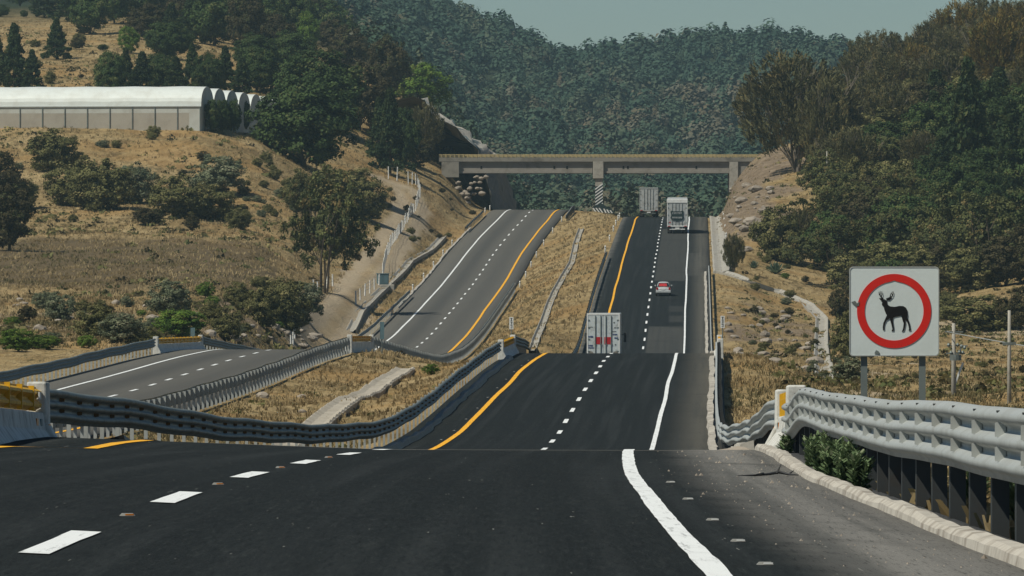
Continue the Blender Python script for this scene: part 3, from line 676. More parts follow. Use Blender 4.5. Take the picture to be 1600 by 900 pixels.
# ------------------------------------------------------------------ overpass
def overpass():
    Y0 = 1186.0; s = Y0/F
    X = lambda px: (px-800)*s
    Z = lambda py: (400-py)*s
    root = empty('overpass', (X(935), Y0, Z(330)), 0, 'concrete overpass on a striped pier crossing both carriageways', 'bridge')
    inv = Matrix.Translation(-root.location)
    def part(name, mb, mat, parent=None, bevel=0, label=None):
        me = mb.mesh(name); me.transform(inv); o = obj(name, me, M[mat], parent or root)
        if bevel: md = o.modifiers.new('b', 'BEVEL'); md.width = bevel; md.segments = 2
        if label: o['label'] = label
        return o
    W = 8.0
    mb = MB(); mb.box((X(686), Y0-.3, Z(252.5)), (X(1186), Y0+W+.3, Z(249.5))); d = part('deck', mb, 'conc_dark')
    mb = MB()
    for yy in (Y0-.28, Y0+W+.1): mb.box((X(686), yy, Z(249.5)+.003), (X(1186), yy+.18, Z(246)))
    part('kerb_wall', mb, 'conc_dark')
    for (a, b) in ((716, 925.5), (943.5, 1139)):
        for k, yy in enumerate((Y0, Y0+2.3, Y0+4.7, Y0+7.2)):
            mb = MB(); x0, x1 = X(a), X(b); zt, zb = Z(252.6)-.003, Z(270.5)
            mb.box((x0, yy, zb), (x1, yy+.55, zb+.30)); mb.box((x0+.002, yy+.12, zb+.30), (x1-.002, yy+.43, zt-.35)); mb.box((x0, yy-.02, zt-.35), (x1, yy+.57, zt))
            part('girder', mb, 'girder')
    for px in (752, 866, 886, 974, 981, 1088):
        mb = MB(); mb.box((X(px)-.12, Y0+.095, Z(264)), (X(px)+.14, Y0+.119, Z(259.5))); part('drain_hole', mb, 'black')
    # railing
    for yy, nm in ((Y0-.2, 1), (Y0+W+.17, 0)):
        rail = MB(); rail.tube([(X(686), yy, Z(241.8)), (X(1186), yy, Z(241.8))], .06, 6); rail.tube([(X(686), yy, Z(244)), (X(1186), yy, Z(244))], .05, 6)
        r = part('railing', rail, 'rail_yellow')
        px = 690
        while px < 1186:
            mb = MB(); mb.box((X(px)-.09, yy-.09, Z(246.1)), (X(px)+.09, yy+.09, Z(241))); part('railing_post', mb, 'rail_yellow', r); px += 6.8
    # pier with cap
    mb = MB(); mb.box((X(926.5), Y0-.35, Z(279)), (X(943), Y0+W+.3, Z(252.7))); part('pier_cap', mb, 'conc', bevel=.05)
    mb = MB(); mb.box((X(930.3), Y0-.1, Z(338)), (X(941.5), Y0+1.1, Z(279)-.003)); pier = part('pier_column', mb, 'conc', bevel=.04); mb = MB(); mb.box((X(930.3), Y0+W-1.1, Z(338)), (X(941.5), Y0+W, Z(279)-.003)); part('pier_column', mb, 'conc', bevel=.04)
    # striped lower part: dark sleeve with pale chevrons
    mb = MB(); x0, x1 = X(930.0), X(941.8); mb.box((x0, Y0-.13, Z(333)), (x1, Y0+1.13, Z(291))); sl_ = part('striped_sleeve', mb, 'shield', pier)
    st = MB(); wz = (x1-x0)
    z = Z(327)
    while z < Z(295):
        st.prism([(x0+.003, z), (x1-.003, z+wz*.72), (x1-.003, z+wz*.72+.20), (x0+.003, z+.20)], Y0-.15, Y0-.132); z += .48
    part('stripe', st, 'white', sl_)
    # sloping striped nose at its foot
    mb = MB(); g = lambda px: Z(331)
    mb.prism([(X(929), Z(333)), (X(929), Z(321)), (X(939), Z(317.5)), (X(957), Z(328)), (X(960), Z(333))], Y0-1.0, Y0-.17); nose = part('crash_block', mb, 'shield')
    st = MB()
    for i in range(6):
        a = X(931)+i*.46
        st.prism([(a, Z(332.8)), (a+.22, Z(332.8)), (a-.55+.22 if i < 3 else a-.30+.22, Z(325+max(0, i-2)*1.2)), (a-.55 if i < 3 else a-.30, Z(325+max(0, i-2)*1.2))], Y0-1.02, Y0-1.003)
    part('stripe', st, 'white', nose)
    # abutments
    mb = MB(); mb.box((X(690), Y0-.4, Z(277)), (X(717), Y0+W+.4, Z(253))); part('abutment', mb, 'conc_dark')
    mb = MB(); mb.box((X(1139.5), Y0-.3, Z(300)), (X(1153), Y0+W+.3, Z(252.8))); part('end_pier', mb, 'conc')
    mb = MB(); mb.box((X(1153.3), Y0, Z(300)), (X(1185), Y0+W, Z(253))); part('abutment', mb, 'conc_dark')
overpass()

# masonry and sprayed-concrete cutting at the left end of the overpass
def cut_wall():
    mb = MB(); Y = np.arange(1197, 1372, 2.5); nk = 16; rs = np.random.RandomState(3)
    for i, y in enumerate(Y):
        x0 = float(XL(y))-6.4; z0 = float(ZL(y))-.6; fall = float(sstep((y-1285)/80)); up = float(1-sstep((y-1225)/85))
        zt = (16.4-z0)*(1-fall)
        for k in range(nk):
            t = k/(nk-1)
            if t < .5: x = x0-t*2*3.0*(1-fall*.6); zz = z0+zt*t*2
            else: q = (t-.5)*2; x = x0-3.0*(1-fall*.6)-q*9.5; zz = z0+zt+q*(6.8*up+.6)-(fall*q*4)
            n = fbm(np.array([y/6.0]), np.array([k*1.3]))[0]
            mb.v.append((x + n*1.3*(t > 0), y+n, zz+n*1.1*(t > .1)))
    for i in range(len(Y)-1):
        for k in range(nk-1): mb.f.append((i*nk+k, i*nk+k+1, (i+1)*nk+k+1, (i+1)*nk+k)); mb.m.append(0)
    # top shelf running back so the face has depth
    b = len(mb.v)
    for i in range(len(Y)):
        x, y, z = mb.v[i*nk+nk-1]; mb.v.append((x-9, y, z-2.0))
    for i in range(len(Y)-1): mb.f.append((i*nk+nk-1, b+i, b+i+1, (i+1)*nk+nk-1)); mb.m.append(0)
    t = NT('sprayed_concrete', .9, 0, .1); P = t.pos(); sx = t.n('ShaderNodeSeparateXYZ'); t.L(P, sx.inputs[0])
    a = t.noise(.6, 6, t.scalev(P, (1, .3, .25)), .75); b_ = t.noise(.14, 4, P, .6)
    c = t.ramp(a, [(.3, (.10, .11, .10)), (.5, (.16, .165, .15)), (.7, (.24, .23, .20))])
    up = t.math('MULTIPLY', t.step(sx.outputs[2], 14.5, 16.5), 1.0)  # sunlit upper face painted pale by height, shaded lower face darker
    pale = t.ramp(b_, [(.40, (.10, .14, .15)), (.47, (.50, .46, .38)), (.7, (.60, .56, .48))])
    c = t.mix(up, c, pale); t.bump(a, .8, .3)
    tag(mb.build('rock_cut', t.out(c), smooth=True), 'sprayed concrete rock face beyond the overpass', kind='structure')
cut_wall()
def stone(name, seed, flat=.7):
    bm = bmesh.new(); bmesh.ops.create_icosphere(bm, subdivisions=2, radius=.5); rs = random.Random(seed)
    off = Vector((rs.random()*10, rs.random()*10, rs.random()*10))
    for v in bm.verts:
        c = v.co*2.2+off; n = math.sin(c.x*1.7+math.sin(c.y*2.1))*.5+math.sin(c.z*2.3+c.x)*.5
        n += .35*math.sin(v.co.x*9+off.x)*math.sin(v.co.y*8+off.y)*2; v.co *= 1+.24*n; v.co = Vector([round(q*5)/5*.35+q*.65 for q in v.co]); v.co.z *= flat
    me = bpy.data.meshes.new(name); bm.to_mesh(me); bm.free(); me.materials.append(M['rock']); return me
STONES = [stone('rock', k) for k in range(5)]
rr = random.Random(11)
def rock(x, y, s, label, group, sink=.12, fl=1):
    o = obj('rock', STONES[rr.randrange(5)]); o.location = (x, y, gh(x, y)+s*(.25-sink)); o.scale = (s*rr.uniform(.8, 1.5), s*rr.uniform(.8, 1.3), s*rr.uniform(.6, 1.0)*fl); o.rotation_euler = (0, 0, rr.uniform(0, 6.28))
    return tag(o, label, 'rock', group)
def boulder_wall():
    s0 = 1183/F; bx = (733-800)*s0; root = empty('stone_wall', (bx, 1183, (400-322)*s0), 0, 'rough pale stone wall stacked under the left end of the overpass', 'stone wall')
    for i in range(36):
        r_ = i % 6; px = 714+rr.uniform(0, 1)*(34+r_*3); py = 318-r_*8+rr.uniform(-2, 2); s = rr.uniform(.5, 1.05)
        o = obj('stone', STONES[rr.randrange(5)], None, root); o.location = ((px-800)*s0-bx, rr.uniform(-.6, .6)+1.0+r_*.3, (322-py)*s0); o.scale = (s*1.1, s, s*.85); o.rotation_euler = (0, 0, rr.uniform(-.4, .4))
boulder_wall()
for (px, py, s) in ((1162, 362, 1.6), (1175, 352, 2.0), (1185, 375, 1.3), (1150, 350, 1.4), (1168, 392, 1.0), (1158, 318, 1.5), (1180, 300, 1.6), (1166, 292, 1.3), (1192, 332, 1.1)) + tuple((rr.uniform(1135, 1205), rr.uniform(285, 400), rr.uniform(.4, 1.1)) for _ in range(34)):
    x, y, z = ground_at(px, py, 850, 1230); rock(x, y, s, 'grey boulder set in the bare cut slope right of the far trucks', 'boulders in the cut slope', .1)
for i in range(34):
    px = rr.uniform(1135, 1275); py = 455+ (px-1130)*.35 + rr.uniform(0, 100); x, y, z = ground_at(px, py, 440, 900)
    rock(x, y, rr.uniform(.35, 1.1), 'grey stone lying in the dry grass between the right guardrail and the pale drain', 'stones on the right roadside slope')
for i in range(26):
    px = rr.uniform(290, 490); py = rr.uniform(488, 545); x, y, z = ground_at(px, py, 530, 760)
    rock(x, y, rr.uniform(.5, 1.4), 'pale stone on the slope behind the long yellow-topped parapet', 'stones behind the left parapet')
for i in range(14):
    px = rr.uniform(20, 260); py = rr.uniform(470, 525); x, y, z = ground_at(px, py, 520, 700)
    rock(x, y, rr.uniform(.4, .9), 'stone in the dry slope below the field at the far left', 'stones below the left field')
for (px, py, s) in ((384, 600, .5), (440, 592, .4), (566, 567, .55), (520, 622, .3), (470, 618, .35)):
    x = (px-800)*340/F; rock(x, 340+(620-py)*1.2, s, 'pale stone in the dry grass of the near median', 'stones in the near median')
x, y, z = ground_at(1228, 498, 600, 900); o = rock(x, y, .9, 'bright pale stone catching the light on the right roadside slope', 'stones on the right roadside slope')
o = rock(float(XR(128))+5.35, 128.5, .55, 'flat dark rubble lump on the shoulder at the foot of the near right end block', None, .1, .5)

# ------------------------------------------------------------------ deer sign
def deer_sign():
    D = 109.0; s = D/F; x0, x1 = (1327-800)*s, (1467.5-800)*s; zt, zb = (400-416.5)*s, (400-556.5)*s; cx = (x0+x1)/2; cz = (zt+zb)/2
    g = gh(cx, D+.2); root = empty('road_sign', (cx, D, g), 0, 'square white road sign with a black deer inside a red ring, on two grey posts', 'sign')
    inv = Matrix.Translation(-root.location)
    def part(name, mb, mat, parent=None, bevel=0, smooth=False):
        me = mb.mesh(name, smooth); me.transform(inv); o = obj(name, me, mat if not isinstance(mat, str) else M[mat], parent or root)
        if bevel: md = o.modifiers.new('b', 'BEVEL'); md.width = bevel; md.segments = 2
        return o
    def rrect(a, b, c, d_, r, n=6):
        P = []
        for (ox, oz, a0) in ((b-r, d_-r, 0), (a+r, d_-r, 90), (a+r, c+r, 180), (b-r, c+r, 270)):
            for i in range(n+1): t = R(a0+90*i/n); P.append((ox+r*math.cos(t), oz+r*math.sin(t)))
        return P
    rot = R(-.6)
    mb = MB(); mb.prism(rrect(x0, x1, zb, zt, .055), D, D+.012); plate = part('plate', mb, 'sign_white')
    # raised edge of the folded sheet
    mb = MB(); o_, i_ = rrect(x0, x1, zb, zt, .055), rrect(x0+.014, x1-.014, zb+.014, zt-.014, .045); n = len(o_)
    mb.add([(x, D-.006, z) for x, z in o_]+[(x, D-.006, z) for x, z in i_]+[(x, D+.014, z) for x, z in o_]+[(x, D-.0005, z) for x, z in i_],
           [(i, (i+1) % n, n+(i+1) % n, n+i) for i in range(n)]+[(i, i+2*n, (i+1) % n+2*n, (i+1) % n) for i in range(n)]+[(n+i, n+(i+1) % n, 3*n+(i+1) % n, 3*n+i) for i in range(n)])
    part('rim', mb, 'galv', plate)
    # ring (slightly oval, with the peak on its inner edge at the top)
    rc = ((1397-800)*s, (400-486)*s); n = 72; ro, ri = 58.0*s, 46.0*s; V = []; Fc = []
    for i in range(n):
        t = 2*math.pi*i/n; pk = 1.8*s*max(0, 1-abs(((math.degrees(t)-90+180) % 360)-180)/7)
        V += [(rc[0]+ro*math.cos(t), D-.008, rc[1]+ro*math.sin(t)), (rc[0]+(ri+pk)*math.cos(t), D-.008, rc[1]+(ri+pk)*math.sin(t)), (rc[0]+ro*math.cos(t), D-.001, rc[1]+ro*math.sin(t)), (rc[0]+(ri+pk)*math.cos(t), D-.001, rc[1]+(ri+pk)*math.sin(t))]
    for i in range(n):
        a, b = 4*i, 4*((i+1) % n); Fc += [(a, b, b+1, a+1), (a, a+2, b+2, b), (a+1, b+1, b+3, a+3)]
    mb = MB(); mb.add(V, Fc); part('red_ring', mb, 'sign_red', plate)
    # deer silhouette: coordinates read off as a small drawing, units of one photo pixel, origin at plate centre
    def dp(pts): return [((p[0]*.2445+1300-800)*s, (400-(p[1]*.2445+400))*s) for p in pts]
    shapes = [
      [(322, 280), (335, 276), (350, 285), (352, 300), (356, 312), (372, 322), (400, 325), (430, 319), (455, 320), (472, 330), (482, 350), (483, 372), (478, 385), (470, 392), (455, 388), (440, 382), (420, 386), (400, 390), (385, 398), (370, 400), (358, 392), (345, 370), (335, 345), (330, 320), (322, 318), (318, 308), (322, 296), (314, 288)],
      [(300, 268), (318, 270), (330, 278), (322, 285), (308, 280)], [(384, 268), (372, 266), (350, 274), (348, 282), (366, 284)],
      [(350, 380), (372, 392), (362, 404), (348, 412), (338, 432), (334, 455), (336, 472), (326, 474), (324, 455), (328, 428), (338, 406)],
      [(368, 385), (392, 385), (388, 412), (392, 438), (396, 462), (394, 478), (380, 479), (386, 468), (380, 440), (372, 412)],
      [(442, 378), (478, 378), (474, 398), (468, 412), (470, 430), (466, 455), (460, 478), (446, 483), (454, 462), (458, 432), (450, 408)],
      [(468, 372), (484, 372), (482, 396), (488, 410), (496, 432), (500, 455), (504, 474), (490, 477), (492, 462), (486, 436), (474, 412), (466, 396)]]
    mb = MB(); yy = D-.0085
    for i, q in enumerate(shapes): mb.prism(dp(q), yy-.0004*i, D-.001)
    def stroke(pts, w0, w1):
        P = dp(pts); n_ = len(P); vs = []
        for i, (x, z) in enumerate(P):
            a, b = P[max(i-1, 0)], P[min(i+1, n_-1)]; t = Vector((b[0]-a[0], b[1]-a[1])).normalized(); ww = (w0+(w1-w0)*i/(n_-1))*.2445*s/2
            vs += [(x-t.y*ww, D-.012, z+t.x*ww), (x+t.y*ww, D-.012, z-t.x*ww)]
        mb.add(vs, [(2*i, 2*i+1, 2*i+3, 2*i+2) for i in range(n_-1)])
    stroke([(328, 276), (314, 262), (302, 246), (300, 228)], 9, 4); stroke([(314, 262), (320, 246), (318, 226)], 7, 4); stroke([(304, 248), (310, 236), (308, 224)], 5, 3)
    stroke([(346, 276), (364, 268), (384, 258), (391, 240), (390, 226)], 9, 4); stroke([(370, 265), (374, 250), (378, 236)], 7, 4); stroke([(386, 252), (382, 240), (384, 228)], 5, 3)
    part('deer_emblem', mb, 'black', plate)
    # dents and scratches in the sheet
    mb = MB(); q = lambda px, py: ((px-800)*s, (400-py)*s)
    for P in ([(1330, 472), (1336, 470), (1339, 474), (1343, 471), (1342, 478), (1336, 478)], [(1366, 552), (1369, 547), (1373, 549), (1374, 554)]):
        mb.prism([q(*p) for p in P], D-.0135, D-.006)
    part('scratch', mb, 'galv_dark', plate)
    for px in (1350.5, 1441.5):
        xx = (px-800)*s; mb = MB(); mb.box((xx-.045, D+.055, g-.6), (xx+.045, D+.062, zt-.1)); mb.box((xx-.045, D+.062, g-.6), (xx-.038, D+.11, zt-.1)); mb.box((xx+.038, D+.062, g-.6), (xx+.045, D+.11, zt-.1)); p = part('post', mb, 'galv_dark')
        for zz in (zt-.22, zb+.2):
            mb = MB(); mb.box((xx-.09, D+.0125, zz-.025), (xx+.09, D+.054, zz+.025)); part('bracket', mb, 'galv', p)
deer_sign()

# ------------------------------------------------------------------ small signs, poles, posts
def km_sign(px, py_c, D, which, label):
    s = D/F; x = (px-800)*s; zc = (400-py_c)*s; g = gh(x, D); root = empty('kilometre_sign', (x, D, g), 0, label, 'sign', 'small kilometre plates')
    h = 19*s; w_ = 6.4*s
    mb = MB(); mb.box((-w_/2, 0, zc-g-h/2), (w_/2, .015, zc-g+h/2)); p = mb.build('plate', M['white'], root)
    mb = MB(); mb.tube([(0, .06, -.3), (0, .06, zc-g+h*.4)], .04, 6); mb.build('post', M['galv_dark'], root)
    mb = MB(); u = w_*.16
    for i, zz in enumerate((h*.32, h*.02, -h*.28)):
        z0 = zc-g+zz; mb.box((-u*1.6, -.014, z0+u), (u*1.6, -.003, z0+u*1.9)); mb.box((-u*.4+i*u*.4, -.012, z0-u*1.4), (u*.6+i*u*.3, -.004, z0+u)); mb.box((-u*1.4, -.015, z0-u*2.2), (u*1.3, -.005, z0-u*1.5))
    mb.build('lettering', M['black'], p)
km_sign(1129, 503, 520, 'R', 'tall narrow white plate with dark figures beyond the right guardrail, on the rocky slope')
km_sign(799, 505, 640, 'L', 'tall narrow white plate with dark figures on the grassy median')
def narrow_post(px, py0, py1, D, wpx, label):
    s = D/F; x = (px-800)*s; g = gh(x, D); root = empty('marker_board', (x, D, g), 0, label, 'marker', 'blue-grey marker boards')
    z0, z1 = (400-py1)*s-g, (400-py0)*s-g; mb = MB(); w_ = wpx*s/2
    mb.box((-w_, 0, z0), (w_, .02, z1)); mb.box((-w_-.01, -.01, z0), (-w_, .03, z1)); mb.box((w_, -.01, z0), (w_+.01, .03, z1)); mb.build('board', M['teal'], root)
    mb = MB(); mb.tube([(0, .06, -.3), (0, .06, z1-.1)], .035, 6); mb.build('post', M['galv_dark'], root)
narrow_post(597, 503, 530, 520, 6, 'narrow blue-grey board on a post behind the median parapet of the left carriageway')
narrow_post(301, 512, 531, 526, 6.5, 'narrow blue-grey board on a post behind the long yellow-topped parapet')

def guide_posts(which, off, ys, desc, group, h=.85):
    for k, y in enumerate(ys):
        X, _, z = road_p(which, y, off); X = float(X); g = min(gh(X, y), float(z))
        mb = MB(); r_ = .09; mb.tube([(0, 0, -.2), (0, 0, h*.93), (0, 0, h)], [r_, r_, r_*.6], 8); o = mb.build('guide_post', M['white'], None, (X, y, g), True)
        m2 = MB(); m2.box((-.05, -r_-.012, h*.70), (.05, -r_+.02, h*.82)); m2.build('reflector', M['black'], o)
        tag(o, desc[k] if isinstance(desc, list) else desc, 'guide post', group)
ordn = ['first', 'second', 'third', 'fourth', 'fifth', 'sixth', 'seventh', 'eighth', 'ninth', 'tenth', 'eleventh', 'twelfth', 'thirteenth', 'fourteenth']
guide_posts('L', -6.45, [925, 960, 995, 1030, 1060, 1162, 1180], [f'guide post on the outer edge of the upper left carriageway, {o} from the guardrail' for o in ordn[:7]], 'guide posts on the outer edge of the left carriageway')
guide_posts('L', 5.75, [935, 965, 995, 1025, 1060, 1095, 1130], [f'guide post between yellow line and grassy median, {o} from the guardrail end' for o in ordn[:7]], 'guide posts between left carriageway and median')
guide_posts('R', -6.0, [930, 975, 1020, 1050, 1080, 1100], [f'guide post on the median edge of the far hill, {o} above the dark guardrail' for o in ordn[:6]], 'guide posts at the median edge of the right carriageway')
guide_posts('R', 8.3, [900, 940, 980, 1020, 1055, 1085, 1105], [f'white guide post beyond the concrete gutter on the right, {o} from its lower end' for o in ordn[:7]], 'guide posts beyond the gutter')

# fence along the dirt track
def fence(label, pts, n, h=1.5, mat='white', group=None, r=.09):
    P = [Vector(ground_at(*q)) for q in pts]; cum = [0]
    for a, b in zip(P[:-1], P[1:]): cum.append(cum[-1]+(b-a).length)
    root = empty('post_fence', P[0], 0, label, 'fence', group); tops = []
    for i in range(n):
        t = cum[-1]*i/(n-1); j = max(k for k in range(len(cum)) if cum[k] <= t+1e-6); j = min(j, len(P)-2)
        q = P[j].lerp(P[j+1], (t-cum[j])/(cum[j+1]-cum[j])); z = gh(q.x, q.y); lean = rr.uniform(-.08, .08); hh = h*rr.uniform(.85, 1.08)
        mb = MB(); mb.tube([(0, 0, -.3), (lean, 0, hh)], r*rr.uniform(.8, 1.1), 6); o = mb.build('post', M[mat], root, (q.x-P[0].x, q.y-P[0].y, z-P[0].z)); tops.append(Vector((q.x+lean-P[0].x, q.y-P[0].y, z-P[0].z)))
    mb = MB()
    for f in (.4, .65, .9): mb.tube([t+Vector((0, 0, h*f)) for t in tops], .018, 4, cap=False)
    mb.build('wire', M['galv_dark'], root)
fence('long white post and wire fence curving up beside the dirt track', ((598, 432, 800), (603, 405, 860), (612, 385, 900), (632, 356, 960), (650, 330, 1000), (657, 305, 1040), (652, 288, 1090)), 46)
fence('five leaning white fence posts at the top of the dirt track', ((607, 281, 1060), (622, 284, 1060), (638, 288, 1060), (650, 291, 1080)), 5, 1.9)
fence('short row of white fence posts below the blue-grey cabinet', ((556, 476, 700), (570, 462, 740), (590, 448, 800), (598, 440, 800)), 7, 1.4)
fence('leaning fence posts at the lower end of the dirt track, beside the olive bushes', ((455, 545, 640), (462, 528, 650), (470, 510, 680)), 6, 1.4)
fence('pale fence posts under the tall dark tree at the edge of the field', ((490, 458, 750), (505, 455, 760), (520, 448, 780)), 5, 1.3)

def cabinet():
    x, y, z = ground_at(598, 448, 800, 1000); root = empty('cabinet', (x, y, z), R(8), 'blue-grey metal cabinet on a stone footing beside the dirt track', 'cabinet')
    mb = MB(); mb.box((-.65, -.45, .25), (.65, .45, 1.45)); mb.build('body', M['teal'], root, bevel=.03)
    mb = MB(); mb.box((-.72, -.52, 1.452), (.72, .52, 1.54)); mb.build('lid', M['teal'], root)
    mb = MB(); mb.box((-.9, -.6, -.6), (1.3, .6, .248)); mb.build('footing', M['conc'], root, bevel=.08)
    mb = MB(); mb.box((-.55, -.475, .35), (-.03, -.452, 1.38)); mb.box((.03, -.475, .35), (.55, -.452, 1.38)); mb.build('door', M['teal'], root)
cabinet()

def utility_pole(px, py_top, D, label, arms=True, r=.15, wood=True):
    s = D/F; x = (px-800)*s; g = gh(x, D); H = (400-py_top)*s-g
    root = empty('utility_pole', (x, D, g), 0, label, 'utility pole', 'poles beyond the right guardrail')
    mb = MB(); mb.tube([(0, 0, -1), (0, 0, H*.5), (0, 0, H)], [r*1.2, r, r*.75], 10); mb.build('shaft', M['conc'] if not wood else M['conc'], root, smooth=True)
    if arms:
        mb = MB(); mb.box((-13*s, -.07, H-14.5*s), (15*s, .07, H-12.5*s)); mb.build('crossarm', M['galv_dark'], root)
        mb = MB(); mb.box((-8*s, -.06, H-36*s), (22*s, .06, H-34.5*s)); mb.box((-12*s, -.08, H-48*s), (18*s, .08, H-46*s)); mb.build('crossarm', M['galv_dark'], root)
        for ox, oz in ((-8, 34), (6, 34), (12, 36), (17, 38), (-4, 46), (9, 45), (14, 46)):
            mb = MB(); mb.tube([(ox*s, -.09, H-(oz+3)*s), (ox*s, -.09, H-oz*s), (ox*s, -.09, H-(oz-3)*s)], [.04, .08, .03], 8); mb.build('insulator', M['galv_dark'], root)
        mb = MB(); mb.tube([(2.2*s, -.4, H-49*s), (2.2*s, -.4, H-58*s)], .26, 12); mb.box((0, -.2, H-52*s), (2.5*s, -.1, H-50.5*s)); mb.build('transformer', M['galv_dark'], root)
        mb = MB(); mb.tube([(1.2*s, 0, H-62*s), (14*s, 0, H-34*s)], .03, 5); mb.tube([(2*s, 0, H-95*s), (15*s, 0, H-62*s)], .05, 5); mb.build('brace', M['white'], root)
    else:
        mb = MB(); mb.box((-.25, -.07, H-1.3), (.25, .07, H-1.2)); mb.build('collar', M['galv_dark'], root)
    return x, D, g+H
a = utility_pole(1490, 505, 352, 'short utility pole with crossarms, insulators and transformer just right of the deer sign', True, .10)
b = utility_pole(1577, 485, 300, 'taller bare concrete pole nearest the right edge of the picture', False, .075)
c = utility_pole(1292, 236, 985, 'thin pale pole standing alone on the right hillside above the agaves', False, .09)
def cable(p, q, sag, label):
    P = [Vector(p).lerp(Vector(q), i/16)-Vector((0, 0, sag*4*(i/16)*(1-i/16))) for i in range(17)]
    mb = MB(); mb.tube(P, .022, 5); tag(mb.build('cable', M['galv'], None, smooth=True), label, 'cable')
cable((a[0]-.3, 352, a[2]-.38), (9.0+20, 250, -4.2), .3, 'pale cable running right from the crossarm of the short utility pole past the bare pole')

# ------------------------------------------------------------------ greenhouse tunnels
def greenhouses():
    o0 = ground_at(313, 205, 950, 1200); D0 = o0[1]; rot = R(4.5); sp = 8.6; x0 = (314-800)*D0/F; zg = o0[2]
    ax = Vector((-math.cos(rot), math.sin(rot), 0))*-1; ay = Vector((math.sin(rot)*1.0, math.cos(rot), 0))
    tunnels = []
    for k in range(7):
        px, y = x0 + k*1.35, D0 + k*sp; L = 46; bw = 8.4; wh = 3.5; rise = 2.65
        label = 'long white-roofed greenhouse tunnel facing the field, front one of the row' if k == 0 else f'{ordn[k]} white-arched greenhouse tunnel of the row, its gable showing right of the front one'
        root = empty('greenhouse', (px, y, zg-.2-k*.08), R(-9.1), label, 'greenhouse', 'greenhouse tunnels')
        arc = [(bw/2-bw/2*math.cos(math.pi*i/20), wh+rise*math.sin(math.pi*i/20)**.8) for i in range(21)]
        mb = MB(); n = len(arc); xs = [-L+i*(L/14.0) for i in range(15)]
        for i, xx in enumerate(xs):
            for (yy, z) in arc: mb.v.append((xx, yy, z+.07*(i % 2)*(z > wh+.1)))
        for i in range(len(xs)-1):
            for j in range(n-1): mb.f.append((i*n+j, i*n+j+1, (i+1)*n+j+1, (i+1)*n+j)); mb.m.append(0)
        rf = mb.build('roof', M['plastic'], root)
        md = rf.modifiers.new('s', 'SOLIDIFY'); md.thickness = .05
        mb = MB(); mb.add([(0.0, yy, z) for yy, z in arc]+[(0.0, bw, 0), (0.0, 0, 0)], [tuple(range(23))]); gb = mb.build('gable', M['film_low'], root); md = gb.modifiers.new('s', 'SOLIDIFY'); md.thickness = .04
        if k == 0:
            mb = MB(); mb.box((-L, -.02, .0), (-1.6, .02, .35)); mb.box((-L, -.02, 2.6), (-1.6, .02, wh-.02)); mb.box((-1.6, -.02, 0), (0, .02, wh-.02)); mb.build('side_film', M['film_low'], root)
            mb = MB(); mb.box((-L, -.015, .352), (-1.602, .015, 2.598)); mb.build('shade_mesh', M['mesh_wall'], root)
            for i in range(14):
                mb = MB(); xx = -.12-i*3.05; mb.box((xx-.05, -.12, -.3), (xx+.05, -.022, wh)); mb.build('post', M['galv_dark'], root)
            mb = MB(); mb.box((-L, -.16, wh-.1), (0.05, -.021, wh+.02)); mb.build('gutter', M['galv'], root)
greenhouses()
